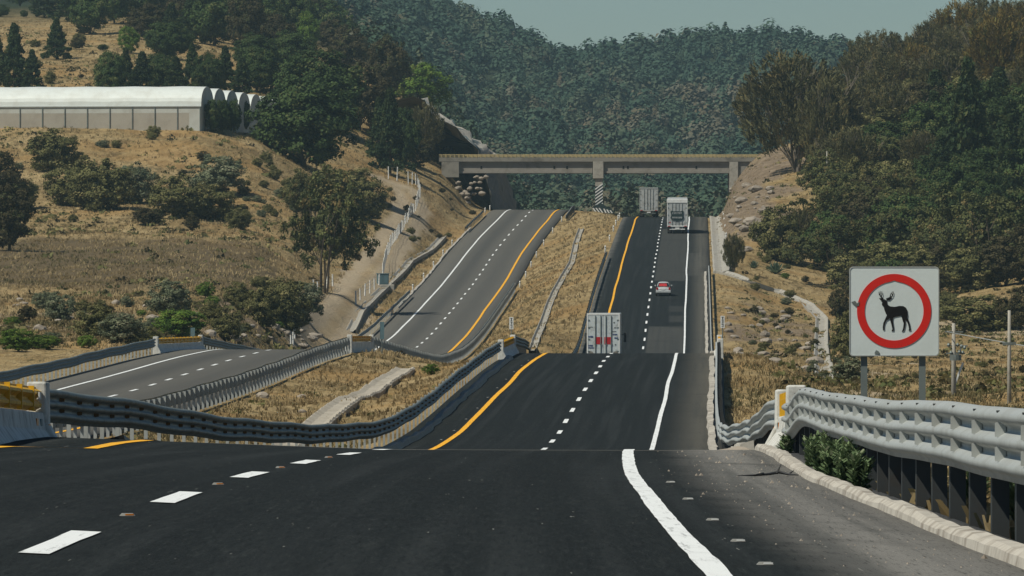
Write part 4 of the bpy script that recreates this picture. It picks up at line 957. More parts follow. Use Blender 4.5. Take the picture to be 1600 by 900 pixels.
# ------------------------------------------------------------------ trucks and car
def wheel(parent, x, y, r=.5, w_=.28):
    mb = MB(); n = 20; prof = [(r*.55, -w_/2), (r*.93, -w_/2), (r, -w_*.35), (r, w_*.35), (r*.93, w_/2), (r*.55, w_/2)]
    b = len(mb.v)
    for k in range(n):
        t = 2*math.pi*k/n
        for (rad, o) in prof: mb.v.append((x+o, y+rad*math.cos(t), r+rad*math.sin(t)))
    m = len(prof)
    for k in range(n):
        for j in range(m-1): mb.f.append((b+k*m+j, b+k*m+j+1, b+((k+1) % n)*m+j+1, b+((k+1) % n)*m+j)); mb.m.append(0)
    w0 = mb.build('wheel', M['rubber'], parent, smooth=True)
    mb = MB(); mb.tube([(x-w_*.3, y, r), (x+w_*.3, y, r)], r*.56, 14); mb.build('rim', M['galv_dark'], w0)
def truck(kind, which, off, Y, label, L=14.5, W=2.55, H=4.1):
    X, _, z = road_p(which, Y, off); X = float(X); z = float(z)+.01
    slope = math.atan2(float(road_z(which, Y+12, off))-z, 12); hd = math.atan2(float((XR if which == 'R' else XL)(Y+12)-(XR if which == 'R' else XL)(Y)), 12)
    root = empty('truck', (X, Y, z), 0, label, 'truck', 'box trailer trucks'); root.rotation_euler = (slope, 0, -hd)
    b0 = 1.02; h = W/2
    wall = 'trailer' if kind == 'red' else 'trailer_grey'
    mb = MB(); mb.box((-h, .06, b0), (h, L, H)); box = mb.build('cargo_box', M[wall], root, bevel=.03)
    # rear frame
    mb = MB(); mb.box((-h-.01, 0, b0-.14), (h+.01, .10, b0+.04)); mb.box((-h-.01, 0, H-.10), (h+.01, .10, H+.03)); mb.box((-h-.01, 0, b0+.04), (-h+.09, .10, H-.10)); mb.box((h-.09, 0, b0+.04), (h+.01, .10, H-.10)); mb.build('rear_frame', M['white' if kind != 'grey' else 'galv'], root)
    if kind == 'emblem':
        mb = MB(); mb.box((-h-.04, -.03, H-.42), (h+.04, 1.2, H+.06)); mb.build('roof_cap', M['white'], root, bevel=.03)
    if kind == 'grey':
        mb = MB(); mb.box((-h-.03, -.02, H-.12), (h+.03, .4, H+.05)); mb.build('roof_cap', M['galv'], root, bevel=.02)
    for s in (-1, 1):
        a, b = (0.012, h-.1) if s > 0 else (-h+.1, -.012)
        mb = MB(); mb.box((a, .02, b0+.05), (b, .065, H-.11 if kind != 'emblem' else H-.44)); dr = mb.build('rear_door', M[wall], root)
        for xx in (.20*s, .62*s):
            mb = MB(); mb.tube([(xx, -.02, b0+.06), (xx, -.02, H-.16 if kind != 'emblem' else H-.46)], .032 if kind == 'red' else .022, 8); mb.box((xx-.06, -.05, b0+.9), (xx+.06, .018, b0+1.02)); mb.box((xx-.05, -.04, b0+.12), (xx+.05, .018, b0+.2)); mb.build('lock_rod', M['galv_dark'], dr)
        for zz in (b0+.35, b0+1.3, b0+2.2, H-.55):
            mb = MB(); mb.box((s*(h-.14)-.07, -.02, zz), (s*(h-.14)+.07, .018, zz+.08)); mb.build('hinge', M['galv_dark'], dr)
        # wheels, lights, mudflaps
        for yy in (1.4, 2.7): wheel(root, s*(h-.18), yy); wheel(root, s*(h-.50), yy)
        mb = MB(); mb.box((s*(h-.34)-.3, .75, .18), (s*(h-.34)+.3, .78, .92)); mb.build('mudflap', M['rubber'], root)
        mb = MB(); mb.box((s*(h-.25)-.16, -.03, b0-.125), (s*(h-.25)+.16, -.002, b0-.03)); mb.build('tail_lamp', M['tail'], root)
        for yy in (L+3.0,): wheel(root, s*(h-.18), yy)
        mb = MB(); mb.box((s*(h+.28)-.1, L+1.6, 2.0), (s*(h+.28)+.1, L+1.7, 2.75)); mb.tube([(s*(h-.1), L+1.7, 2.6), (s*(h+.2), L+1.68, 2.6)], .03, 5); mb.build('mirror', M['dark'], root)
    mb = MB(); mb.box((-h+.3, .5, .82), (-h+.45, L, b0-.02)); mb.box((h-.45, .5, .82), (h-.3, L, b0-.02)); mb.box((-h+.3, .1, .5), (h-.3, .16, .62)); mb.box((-.7, .1, .62), (-.62, .16, b0-.14)); mb.box((.62, .1, .62), (.7, .16, b0-.14)); mb.build('underride_frame', M['white' if kind == 'emblem' else 'galv_dark'], root)
    mb = MB(); mb.box((-.26, -.02, b0-.40), (.26, -.0, b0-.24)); mb.build('number_plate', M['white'], root)
    cab = MB(); cab.box((-h+.08, L+.7, .75), (h-.08, L+2.9, 3.0)); cab.prism([(-h+.15, 3.002), (h-.15, 3.002), (h-.3, 3.7), (-h+.3, 3.7)], L+.8, L+2.2); cab.box((-h+.2, L+2.9, .7), (h-.2, L+4.2, 1.9)); cab.build('cab', M['white'], root, bevel=.08)
    if kind == 'red':
        for s in (-1, 1):
            a, b = (.08, .62) if s > 0 else (-.64, -.09)
            mb = MB(); mb.box((a, .006, b0+.93), (b, .0675, b0+1.50)); mb.build('red_panel', M['red'], root)
        # small blue and black transfers, too small to read
        rs = random.Random(4)
        for (cx, cz, w_, hh, m) in ((-.98, 2.55, .42, .16, 'blue'), (-1.0, 1.85, .40, .14, 'blue'), (-.93, 1.68, .46, .12, 'blue'), (.92, 2.72, .36, .10, 'blue'), (1.02, 2.45, .30, .14, 'blue'), (.96, 1.92, .12, .1, 'black'), (.95, 3.25, .18, .08, 'black'), (-.95, 3.3, .30, .05, 'galv_dark'), (.85, 3.65, .14, .12, 'galv_dark'), (.85, 2.95, .34, .05, 'black')):
            mb = MB(); n = max(2, int(w_/.07))
            for i in range(n):
                x0 = cx-w_/2+i*w_/n; mb.box((x0, .0, cz-hh/2*rs.uniform(.6, 1)), (x0+w_/n*.72, .018, cz+hh/2*rs.uniform(.5, 1)))
            mb.build('transfer', M[m], root)
        for s in (-1, 1):
            mb = MB(); mb.prism([(s*1.14, b0+.06), (s*.62, b0+.06), (s*.85, b0+.36), (s*1.14, b0+.42)][::s], .008, .0185); mb.build('mud_patch', M['conc_dark'], root)
    if kind == 'emblem':
        sh = [(-.85, 2.85), (-.7, 2.95), (-.45, 2.86), (0, 2.90), (.45, 2.86), (.65, 2.98), (.80, 2.86), (.76, 2.35), (.86, 2.05), (.70, 1.78), (.25, 1.70), (0, 1.62), (-.25, 1.70), (-.70, 1.78), (-.86, 2.05), (-.76, 2.35)]
        mb = MB(); mb.prism([(x, zz-.05) for x, zz in sh], -.052, .018); em = mb.build('shield_emblem', M['shield'], root)
        mb = MB(); rs = random.Random(8)
        for (zr, n, w_) in ((2.58, 7, 1.22), (2.02, 8, 1.30)):
            for i in range(n):
                x0 = -w_/2+i*w_/n; mb.box((x0, -.062, zr-.10), (x0+.055, -.053, zr+.12)); mb.box((x0+.056, -.06, zr+rs.choice((.06, -.02, -.09))), (x0+w_/n*.7, -.053, zr+rs.choice((.12, .10))))
        mb.build('lettering', M['trailer_grey'], em)
        mb = MB(); mb.tube([(-.92, .016, 1.42), (-.92, .008, 1.42)], .10, 10); mb.build('round_sticker', M['red'], root)
    return root
truck('grey', 'R', -2.05, 1112, 'grey box trailer truck cresting the hill furthest away, left of the truck with the emblem')
truck('emblem', 'R', 2.2, 1007, 'box trailer truck with a dark shield emblem and white roof edge on the far hill', H=4.3)
truck('red', 'R', -2.6, 622, 'white box trailer truck with two red door panels, half hidden behind the middle crest', H=4.35)

def car():
    Y = 797; X, _, z = road_p('R', Y, 1.35); X = float(X); z = float(z)+.01
    sl_ = math.atan2(float(road_z('R', Y+4, 1.3))-z, 4)
    root = empty('car', (X, Y, z), 0, 'small silver car with a red-tinted rear window in the right lane of the far hill', 'car'); root.scale = (.93, .95, .95); root.rotation_euler = (sl_, 0, -.023)
    # lower body: stations along y, each a rounded section
    def loft(name, st, mat, parent, n=12):
        mb = MB(); rows = []
        for (y, hw, z0, z1, tw) in st:
            row = []
            for i in range(n):
                t = 2*math.pi*i/n; c, s_ = math.cos(t), math.sin(t); e = .45
                cx = math.copysign(abs(c)**e, c); cz = math.copysign(abs(s_)**e, s_); u = (cz+1)/2
                row.append((cx*(hw*(1-u)+tw*u), y, z0+(z1-z0)*u))
            rows.append(row)
        for r_ in rows: mb.v += r_
        for i in range(len(rows)-1):
            for j in range(n): mb.f.append((i*n+j, i*n+(j+1) % n, (i+1)*n+(j+1) % n, (i+1)*n+j)); mb.m.append(0)
        mb.f.append(tuple(range(n))[::-1]); mb.m.append(0); mb.f.append(tuple((len(rows)-1)*n+j for j in range(n))); mb.m.append(0)
        o = mb.build(name, M[mat], parent, smooth=True); md = o.modifiers.new('s', 'SUBSURF'); md.levels = 1; md.render_levels = 1; return o
    body = loft('body', [(0, .70, .42, .78, .66), (.06, .80, .28, .92, .74), (.5, .84, .22, .98, .78), (2.0, .85, .2, .95, .80), (3.2, .84, .2, .90, .76), (3.9, .78, .24, .78, .70), (4.05, .68, .34, .66, .6)], 'silver', root)
    cabn = loft('cabin', [(.30, .72, .90, .98, .68), (.70, .74, .90, 1.42, .56), (1.4, .76, .90, 1.50, .58), (2.2, .76, .90, 1.46, .57), (3.0, .72, .88, .96, .66)], 'silver', root)
    def pane(name, pts, mat, parent): mb = MB(); mb.add(pts, [tuple(range(len(pts)))]); o = mb.build(name, M[mat], parent); md = o.modifiers.new('s', 'SOLIDIFY'); md.thickness = .02; return o
    rw = pane('rear_window', [(-.62, .285, 1.0), (.62, .285, 1.0), (.50, .59, 1.36), (-.50, .59, 1.36)], 'glass', cabn)
    pane('red_shade', [(-.50, .270, 1.03), (.40, .270, 1.03), (.34, .53, 1.30), (-.42, .53, 1.30)], 'red', rw)
    for s in (-1, 1):
        pane('side_window', [(s*.735, .8, 1.0), (s*.74, 2.7, 1.0), (s*.60, 2.2, 1.40), (s*.60, 1.0, 1.40)], 'glass', cabn)
        mb = MB(); mb.box((s*.66-.10, -.015, .66), (s*.66+.10, .09, .90)); mb.build('tail_lamp', M['tail'], body, bevel=.02)
        mb = MB(); mb.box((s*.88-.07, 2.5, .95), (s*.88+.07, 2.62, 1.08)); mb.build('mirror', M['silver'], body)
        for yy in (.75, 3.25): wheel(root, s*.74, yy, .30, .18)
    mb = MB(); mb.box((-.80, -.07, .34), (.80, .06, .58)); mb.build('bumper', M['silver'], root, bevel=.04)
    mb = MB(); mb.box((-.17, -.035, .66), (.17, -.008, .76)); mb.build('number_plate', M['white'], body)
    mb = MB(); mb.box((-.74, -.02, .20), (.74, .05, .335)); mb.build('rear_apron', M['dark'], root)
car()

# ------------------------------------------------------------------ near road details
def studs(which, off, ys, kind, label, group):
    for k, y in enumerate(ys):
        X, _, z = road_p(which, y, off); root = empty('road_stud', (float(X), y, float(z)+.002), 0, label(k) if callable(label) else label, 'road stud', group)
        mb = MB(); mb.box((-.05, -.05, 0), (.05, .05, .016), taper=(.015, .03)); mb.build('body', M['stud_dull'], root)
        mb = MB(); mb.box((-.01, -.047, .004), (.045, -.036, .013)); mb.build('lens', M['white' if kind != 'amber' else 'amber'], root)
studs('R', 3.95, [46.5, 52.5, 60, 70, 82], 'conc', lambda k: f'small stud right of the white edge line, {ordn[k]} from the bottom of the picture', 'studs beside the white edge line')
studs('R', .0, [51.0, 65.6, 80.2, 94.8], 'amber', lambda k: f'low reflective stud between the lane dashes, {ordn[k]} from the bottom of the picture', 'studs between the lane dashes')
studs('R', -3.95, [280+14.6*k for k in range(10)], 'white', lambda k: f'small white stud left of the yellow line on the second rise, {ordn[k]} from its foot', 'studs beside the yellow line')
def branch():
    X, _, z = road_p('R', 91, 5.2); X = float(X); z = float(z)
    mb = MB(); P = [(-.40, -.3, .02), (-.2, -.1, .02), (-.03, .05, .03), (.08, .15, .05), (.2, .1, .025), (.30, .0, .02)]
    mb.tube(P, [.008, .013, .016, .02, .014, .006], 6); mb.tube([(.06, .1, .04), (.09, .3, .09), (.12, .5, .13)], [.016, .01, .005], 5); mb.tube([(-.1, 0, .04), (-.2, -.5, .04)], [.012, .006], 5); mb.tube([(.2, .1, .03), (.26, .4, .06)], [.012, .005], 5)
    tag(mb.build('fallen_branch', M['dark'], None, (X, 91, z), True), 'dark dry branch lying on the grey shoulder before the near right kerb', 'branch')
branch()
rp = random.Random(21); peb = MB()
for i in range(420):
    y = 34+rp.random()*88; o = rp.uniform(4.3, 5.5) if rp.random() < .8 else rp.uniform(3.9, 5.5); X, _, z = road_p('R', y, o); s = rp.uniform(.003, .009)*(1+3*rp.random()**8)
    a = rp.uniform(0, 3); X = float(X); z = float(z)
    peb.add([(X+s*math.cos(a+t), y+s*math.sin(a+t)*1.2, z) for t in (0, 1.6, 3.1, 4.7)]+[(X, y, z+s*1.1)], [(0, 1, 4), (1, 2, 4), (2, 3, 4), (3, 0, 4)])
tag(peb.build('gravel', M['rock']), 'loose grit scattered on the grey shoulder', 'gravel', kind='stuff')

# ------------------------------------------------------------------ foliage
def crown_pts(kind, seed):
    rs = np.random.RandomState(seed)
    def clumps(n, shape, rad):
        c = rs.normal(size=(n, 3)); c /= np.linalg.norm(c, axis=1)[:, None]; c *= (rs.rand(n)**.38)[:, None]
        if shape == 'round': c = c*np.array([.46, .46, .44])+np.array([0, 0, .52]); c[:, 2] = np.maximum(c[:, 2], .07)
        elif shape == 'low': c = c*np.array([.46, .46, .50])+np.array([0, 0, .42]); c[:, 2] = np.abs(c[:, 2])
        elif shape == 'cone':
            h = rs.rand(n)**.8; r_ = (1-h)**.8*.42*(.55+.45*rs.rand(n))*(.8+.2*np.sin(h*34)); a = rs.rand(n)*6.28; c = np.stack([r_*np.cos(a), r_*np.sin(a), .08+h*.88], 1)
        elif shape == 'fan':
            c = c*np.array([.47, .47, .42])+np.array([0, 0, .56]); c[:, 2] = np.maximum(c[:, 2], .16+.1*rs.rand(n))
        elif shape == 'euc':
            g = rs.rand(n, 3); base = rs.normal(size=(9, 3))*np.array([.20, .2, .16])+np.array([0, 0, .62]); c = base[rs.randint(0, 7, n)]+rs.normal(size=(n, 3))*np.array([.13, .13, .10]); c[:, 2] = np.clip(c[:, 2], .22, 1)
        rr_ = rad*(.6+.8*rs.rand(n)); return c, rr_
    spec = {'dense': ('round', 260, .085, 84, .0125, 0), 'conifer': ('cone', 300, .050, 46, .014, 1), 'bright': ('round', 170, .085, 76, .013, 0), 'twig': ('fan', 340, .055, 40, .012, 2),
            'rust': ('fan', 300, .065, 40, .013, 2), 'olive': ('low', 210, .085, 76, .0135, 0), 'grey': ('low', 170, .085, 70, .014, 0), 'euc': ('euc', 260, .055, 60, .0105, 0), 'brown': ('round', 230, .075, 70, .013, 0), 'small': ('low', 34, .11, 26, .05, 0)}[kind]
    shape, nc, rad, per, sz, style = spec
    c, cr = clumps(nc, shape, rad); N = nc*per; ci = np.repeat(np.arange(nc), per)
    off = rs.normal(size=(N, 3)); off /= np.linalg.norm(off, axis=1)[:, None]; off *= (rs.rand(N)**.4)[:, None]
    off *= np.array([1, 1, .75]) if style != 2 else np.array([.8, .8, 1.25])
    P = c[ci]+off*cr[ci][:, None]; P[:, 2] = np.maximum(P[:, 2], .0)
    co_ = c[ci]-np.array([0, 0, .45]); co_ /= np.maximum(np.linalg.norm(co_, axis=1), .05)[:, None]; n = rs.normal(size=(N, 3))*.6+off*.8+co_*.7+np.array([0, 0, .45]); n /= np.linalg.norm(n, axis=1)[:, None]
    u = np.cross(n, rs.normal(size=(N, 3))); 
    if style == 2: u = np.stack([P[:, 0]*1.2, P[:, 1]*1.2, np.full(N, .5)], 1)+rs.normal(size=(N, 3))*.22
    if style == 1: u = np.stack([P[:, 0], P[:, 1], np.full(N, .03)], 1)+rs.normal(size=(N, 3))*.12
    u /= np.linalg.norm(u, axis=1)[:, None]; v = np.cross(n, u); v /= np.maximum(np.linalg.norm(v, axis=1), 1e-6)[:, None]
    s = sz*(.6+.8*rs.rand(N)); ua = 1.7 if style else 1.0; va = .42 if style == 2 else (.6 if style == 1 else .8)
    tint = np.stack([np.clip(rs.rand(nc)[ci]*.75+rs.rand(N)*.35, 0, 1), np.clip(rs.rand(nc)[ci]*.7+rs.rand(N)*.4, 0, 1), rs.rand(N)], 1)
    return P, u*(s*ua)[:, None], v*(s*va)[:, None], tint
CROWN = {}
def crown_mesh(kind, var):
    if (kind, var) not in CROWN:
        me = quads_mesh('crown', *crown_pts(kind, 100+var*7+len(kind)*13)); me.materials.append(LM['olive' if kind == 'small' else kind]); CROWN[(kind, var)] = me
    return CROWN[(kind, var)]
TRUNK = {}
def trunk_mesh(kind, var):
    if (kind, var) in TRUNK: return TRUNK[(kind, var)]
    rs = random.Random(var*31+len(kind)); mb = MB()
    def limb(p, dirv, ln, r0, depth, nseg=4):
        pts = [Vector(p)]; d_ = Vector(dirv).normalized()
        for i in range(nseg):
            d_ = (d_+Vector((rs.uniform(-.18, .18), rs.uniform(-.18, .18), rs.uniform(0, .12)))).normalized(); pts.append(pts[-1]+d_*ln/nseg)
        mb.tube(pts, [r0*(1-.7*i/nseg) for i in range(nseg+1)], 5 if depth else 7, cap=False); return pts
    if kind in ('conifer',):
        mb.tube([(0, 0, -.03), (.005, 0, .5), (0, .005, .96)], [.022, .014, .003], 7)
        for i in range(22):
            h = .1+.8*i/22; a = i*2.4; mb.tube([(0, 0, h), (math.cos(a)*.36*(1-h), math.sin(a)*.36*(1-h), h+.02)], [.006, .002], 4, cap=False)
    elif kind in ('twig', 'rust'):
        for i in range(7):
            a = i*.9+rs.random(); q = limb((0, 0, -.03), (math.cos(a)*.42, math.sin(a)*.42, 1), .62, .014, 0)
            for j in range(7):
                b = q[rs.choice((1, 2, 3, 4))]; aa = a+rs.uniform(-1.1, 1.1); q2 = limb(b, (math.cos(aa)*.6, math.sin(aa)*.6, .9), .34, .005, 1, 3)
                for k in range(2): limb(q2[rs.choice((1, 2))], (math.cos(aa+k)*.5, math.sin(aa-k)*.5, .9), .18, .0028, 1, 2)
    elif kind == 'euc':
        for i in range(5):
            a = i*1.3; q = limb((.05*math.cos(a), .03*math.sin(a), -.03), (math.cos(a)*.16, math.sin(a)*.14, 1), .72, .014, 0, 5)
            for j in range(3): limb(q[2+j % 3], (math.cos(a+j)*.7, math.sin(a+j)*.7, .7), .24, .006, 1, 3)
    elif kind == 'multi':
        for i in range(5): limb(((i-2)*.13, 0, -.03), ((i-2)*.05, 0, 1), .55, .02, 0)
    else:
        q = limb((0, 0, -.04), (0, 0, 1), .5, .032, 0)
        for i in range(8): a = i*.8+rs.random(); limb(q[1+i % 4], (math.cos(a), math.sin(a), .8), .34, .010, 1, 3)
    me = mb.mesh('trunk', True); me.materials.append(M['bark_pale' if kind in ('twig', 'rust') else 'bark']); TRUNK[(kind, var)] = me; return me
rt = random.Random(77)
def tree(x, y, z, w_, h, kind, label, group=None, cat='tree', name=None, trunk=True, dense=None):
    nm = name or {'dense': 'broadleaf_tree', 'conifer': 'conifer_tree', 'bright': 'broadleaf_tree', 'twig': 'sparse_tree', 'rust': 'sparse_tree', 'olive': 'bush', 'grey': 'bush', 'euc': 'eucalyptus_tree', 'brown': 'broadleaf_tree', 'small': 'shrub'}[kind]
    var = rt.randrange(3); root = empty(nm, (x, y, z), rt.uniform(0, 6.28), label, cat, group); root.scale = (w_, w_*.9, h)
    obj('crown', crown_mesh(kind, var), None, root)
    if trunk: obj('trunk' if cat == 'tree' else 'stem', trunk_mesh(kind, var), None, root)
    return root
def tree_px(px, py, wpx, hpx, kind, label, d0=380, d1=1650, group=None, cat='tree', name=None, sink=.03, trunk=True):
    x, y, z = ground_at(px, py, d0, d1); s = y/F
    return tree(x, y, z-sink*hpx*s, wpx*s*1.08, hpx*s*1.02, kind, label, group, cat, name, trunk)

# --- left side, trees that stand out
tree_px(476, 262, 182, 145, 'dense', 'huge rounded dark green tree right of the greenhouses, the widest on the left hillside')
tree_px(505, 458, 138, 196, 'euc', 'tall dark tree with bare lower trunks beside the dirt track')
tree_px(475, 355, 60, 90, 'euc', 'smaller dark tree crown against the left side of the tall tree by the track', group='dark trees by the track')
tree_px(560, 340, 90, 82, 'olive', 'broad yellow-green bush spreading right of the top of the tall dark tree', cat='bush')
tree_px(470, 330, 70, 62, 'olive', 'yellow-green bush on the left shoulder of the tall dark tree', cat='bush')
tree_px(515, 322, 90, 62, 'olive', 'yellow-green bush just below the huge rounded tree', cat='bush')
tree_px(500, 196, 150, 125, 'dense', 'dark spreading tree directly behind the huge rounded tree', d0=1060)
tree_px(560, 205, 120, 112, 'brown', 'dark brownish tree right of and behind the huge rounded tree', d0=1060)
tree_px(606, 150, 78, 98, 'brown', 'dark russet round tree standing out against the far wooded hill', d0=1100)
tree_px(655, 172, 104, 78, 'bright', 'fresh green rounded tree above the dirt track', d0=1100)
tree_px(728, 196, 38, 58, 'bright', 'small bright yellow-green tree on top of the pale cutting', d0=1160)
tree_px(742, 205, 34, 30, 'bright', 'low bright green bush on the lip of the pale cutting', d0=1160, cat='bush', name='bush')
tree_px(480, 82, 44, 68, 'bright', 'bright green pointed tree among darker ones at the upper left', d0=1150)
tree_px(610, 274, 84, 138, 'conifer', 'dark conifer left of the rock cutting, tallest by the track')
tree_px(592, 250, 60, 100, 'conifer', 'narrower dark conifer just left of the tallest one by the track')
tree_px(632, 262, 56, 100, 'dense', 'dark green tree squeezed against the right side of the tallest conifer by the track')
tree_px(664, 252, 62, 92, 'twig', 'brown-olive thin-leaved tree leaning over the left end of the overpass', d0=1050)
tree_px(655, 262, 50, 44, 'brown', 'dark bush in the shade below the thin-leaved tree by the overpass', d0=1050, cat='bush', name='bush')
tree_px(700, 268, 36, 40, 'brown', 'dark bush on the bank just left of the overpass abutment', d0=1050, cat='bush', name='bush')
tree_px(766, 242, 16, 12, 'bright', 'tiny green bush at the foot of the pale cutting above the overpass', d0=1200, cat='bush', name='bush')
for i, px in enumerate((332, 348, 364, 378)):
    o = tree_px(px, 207, 30, 54, 'dense', f'clipped tree with a bare stem beside the greenhouse gables, {ordn[i]} from the left', group='clipped trees by the greenhouses', d0=1030)
    o.children[0].location.z = .0
# hedge behind the greenhouses
for i, px in enumerate((172, 196, 222, 248, 274, 300, 326, 352, 378, 402, 426)):
    tree_px(px, 150-(i % 2)*6, rt.uniform(50, 66), rt.uniform(62, 78), 'conifer' if i % 3 else 'dense', f'dark evergreen in the row behind the greenhouse roofs, {ordn[min(i, 11)]} from the left', group='dark evergreens behind the greenhouses', d0=1120)
for i, (px, py, w_, h, k, lb) in enumerate([
    (22, 142, 70, 108, 'conifer', 'tall dark conifer at the left edge behind the greenhouse'), (50, 142, 56, 66, 'conifer', 'lower dark conifer second from the left edge behind the greenhouse'), (-6, 142, 70, 90, 'conifer', 'dark conifer cut by the left edge of the picture behind the greenhouse'),
    (88, 94, 62, 68, 'conifer', 'lone dark conifer on the dry slope above the greenhouse'), (201, 84, 40, 46, 'bright', 'small rounded green tree on the dry slope above the greenhouse'), (140, 54, 70, 70, 'dense', 'dark tree with a visible trunk at the top edge above the lone conifer'),
    (78, 132, 22, 24, 'olive', 'small green bush just above the greenhouse roof'), (265, 92, 80, 62, 'dense', 'dark green tree on the slope above the evergreen row'), (335, 72, 100, 90, 'dense', 'large dark tree near the top edge above the evergreen row'),
    (300, 66, 80, 80, 'conifer', 'dark conifer left of the large dark tree near the top edge'), (385, 82, 70, 100, 'brown', 'dark brown tree right of the large dark tree near the top edge'), (430, 88, 66, 70, 'brown', 'reddish dark tree between the evergreen row and the bright pointed tree'),
    (520, 86, 60, 58, 'brown', 'reddish-brown rounded tree just right of the bright pointed tree'), (545, 110, 70, 70, 'brown', 'dark rounded tree below the reddish-brown one at the upper left'), (455, 120, 90, 74, 'dense', 'dark tree below the bright pointed tree'), (400, 110, 80, 60, 'dense', 'dark green tree at the right end of the evergreen row, one row up')]):
    tree_px(px, py, w_, h, k, lb, d0=1080, cat='bush' if h < 30 else 'tree', name='bush' if h < 30 else None)
gi = 0
for r_, (py, n, xa, xb) in enumerate(((34, 13, 60, 520), (12, 13, 90, 560), (-12, 12, 40, 560), (66, 9, 235, 500))):
    for i in range(n):
        px = xa+(xb-xa)*i/(n-1)+rt.uniform(-12, 12); tree_px(px, py+rt.uniform(-6, 6), rt.uniform(55, 85), rt.uniform(58, 84), rt.choice(['dense', 'conifer', 'brown', 'dense']), f'{("dark tree", "shaded tree", "deep green tree", "dark tree")[r_]} in the {("second", "third", "fourth", "lowest")[r_]} row of the upper left wood, {ordn[i] if i < 12 else "last"} from the left', d0=1200, group='wood on the upper left hillside')
# bushes of the left slope
for (px, py, w_, h, k, lb) in [
    (84, 268, 74, 66, 'olive', 'dark olive bush on the slope below the left part of the greenhouse'), (118, 322, 90, 72, 'olive', 'olive bush at the left of the large clump above the field'), (160, 328, 90, 82, 'olive', 'tallest olive bush in the middle of the large clump above the field'),
    (208, 318, 66, 62, 'grey', 'grey-green bush at the right end of the large clump above the field'), (340, 305, 76, 62, 'grey', 'grey-green bush topmost of the clump right of centre above the field'), (280, 342, 88, 66, 'olive', 'olive bush at the left of the clump right of centre above the field'),
    (330, 346, 76, 58, 'olive', 'olive bush at the foot of the clump right of centre above the field'), (14, 392, 76, 96, 'brown', 'dark bush rising at the left edge beside the field'), (-6, 330, 70, 90, 'brown', 'dark bush cut by the left edge above the field'), (32, 330, 50, 50, 'olive', 'dull bush between the left edge and the large clump'),
    (372, 358, 34, 34, 'olive', 'small tan bush at the right upper edge of the field'), (300, 362, 22, 24, 'brown', 'small dark bush low on the bank above the field'), (232, 352, 50, 24, 'brown', 'low dark bush in the shade right of the large clump'),
    (264, 492, 62, 54, 'grey', 'rounded blue-green bush above the long yellow-topped parapet'), (280, 530, 76, 46, 'bright', 'leafy green bush directly behind the long yellow-topped parapet'), (322, 468, 28, 24, 'bright', 'small green bush right of the rounded blue-green one'), (372, 480, 38, 38, 'olive', 'round green bush at the lower edge of the field'),
    (330, 505, 32, 34, 'olive', 'small olive bush between the blue-green bush and the parapet end'), (351, 532, 46, 42, 'olive', 'green bush right of the marker board behind the parapet'), (408, 510, 60, 60, 'olive', 'olive bush at the left of the thicket beside the track'), (446, 520, 76, 84, 'olive', 'tallest olive bush of the thicket beside the track'),
    (478, 500, 50, 60, 'grey', 'grey-green bush at the right of the thicket beside the track'), (95, 502, 44, 44, 'grey', 'grey-green cactus-like bush on the slope at the left'), (66, 484, 30, 28, 'grey', 'small grey-green bush left of the cactus-like one'), (150, 530, 62, 50, 'olive', 'olive bush in the left thicket behind the far guardrail'),
    (190, 536, 68, 48, 'grey', 'pale grey-green bush in the left thicket behind the far guardrail'), (225, 540, 44, 30, 'olive', 'low olive bush at the right end of the left thicket'), (28, 556, 60, 34, 'bright', 'low bright green bush at the left edge above the far guardrail'), (72, 548, 36, 22, 'bright', 'small bright green bush just right of the one at the left edge'), (130, 490, 26, 22, 'olive', 'tiny bush on the slope above the left thicket'), (408, 452, 30, 20, 'olive', 'small bush at the field edge left of the tall dark tree')]:
    tree_px(px, py, w_*1.22, h*1.12, k, lb, cat='bush', name='bush', d0=500)
scr = random.Random(5)
for zone, n, (xa, xb, ya, yb), kinds, sz in (('on the rough ground between the field and the left carriageway', 44, (0, 470, 478, 548), ['olive', 'bright', 'grey', 'brown', 'olive'], (14, 36)), ('on the grassy bank below the greenhouse', 34, (0, 440, 212, 350), ['olive', 'brown', 'grey'], (8, 26)), ('on the bank right of the field above the dirt track', 26, (380, 480, 250, 345), ['olive', 'olive', 'grey'], (12, 22)), ('on the dry slope above the greenhouse', 34, (0, 400, 20, 132), ['olive', 'brown', 'dense'], (8, 28)), ('on the right slope around the pale drain', 36, (1130, 1300, 380, 600), ['olive', 'brown', 'grey'], (7, 24)), ('on the dry field behind the deer sign posts', 22, (1290, 1620, 545, 606), ['olive', 'brown'], (7, 22)), ('on the bank between the dirt track and the left carriageway', 16, (600, 740, 300, 420), ['olive', 'brown'], (6, 16))):
    for i in range(n):
        k = scr.choice(kinds); w0 = scr.uniform(*sz)
        for _ in range(30):
            sx_, sy_ = scr.uniform(xa, xb), scr.uniform(ya, yb); gx, gy, _z = ground_at(sx_, sy_, 430)
            if not (-7.2 < gx-float(XR(gy)) < 9.5 or -7.6 < gx-float(XL(gy)) < 7): break
        tree_px(sx_, sy_, w0, w0*scr.uniform(.55, .85), k, f'small low scrub {zone}', cat='bush', name='scrub', d0=430, group=f'scrub {zone}', trunk=False)
def near_bush(px, D, wpx, hpx, kind, lb):
    s = D/F; x = (px-800)*s; tree(x, D, gh(x, D)-.05, wpx*s, hpx*s, kind, lb, cat='bush', name='bush')
near_bush(674, 415, 34, 20, 'bright', 'small rounded bright green bush in the near median beside the dark guardrail')

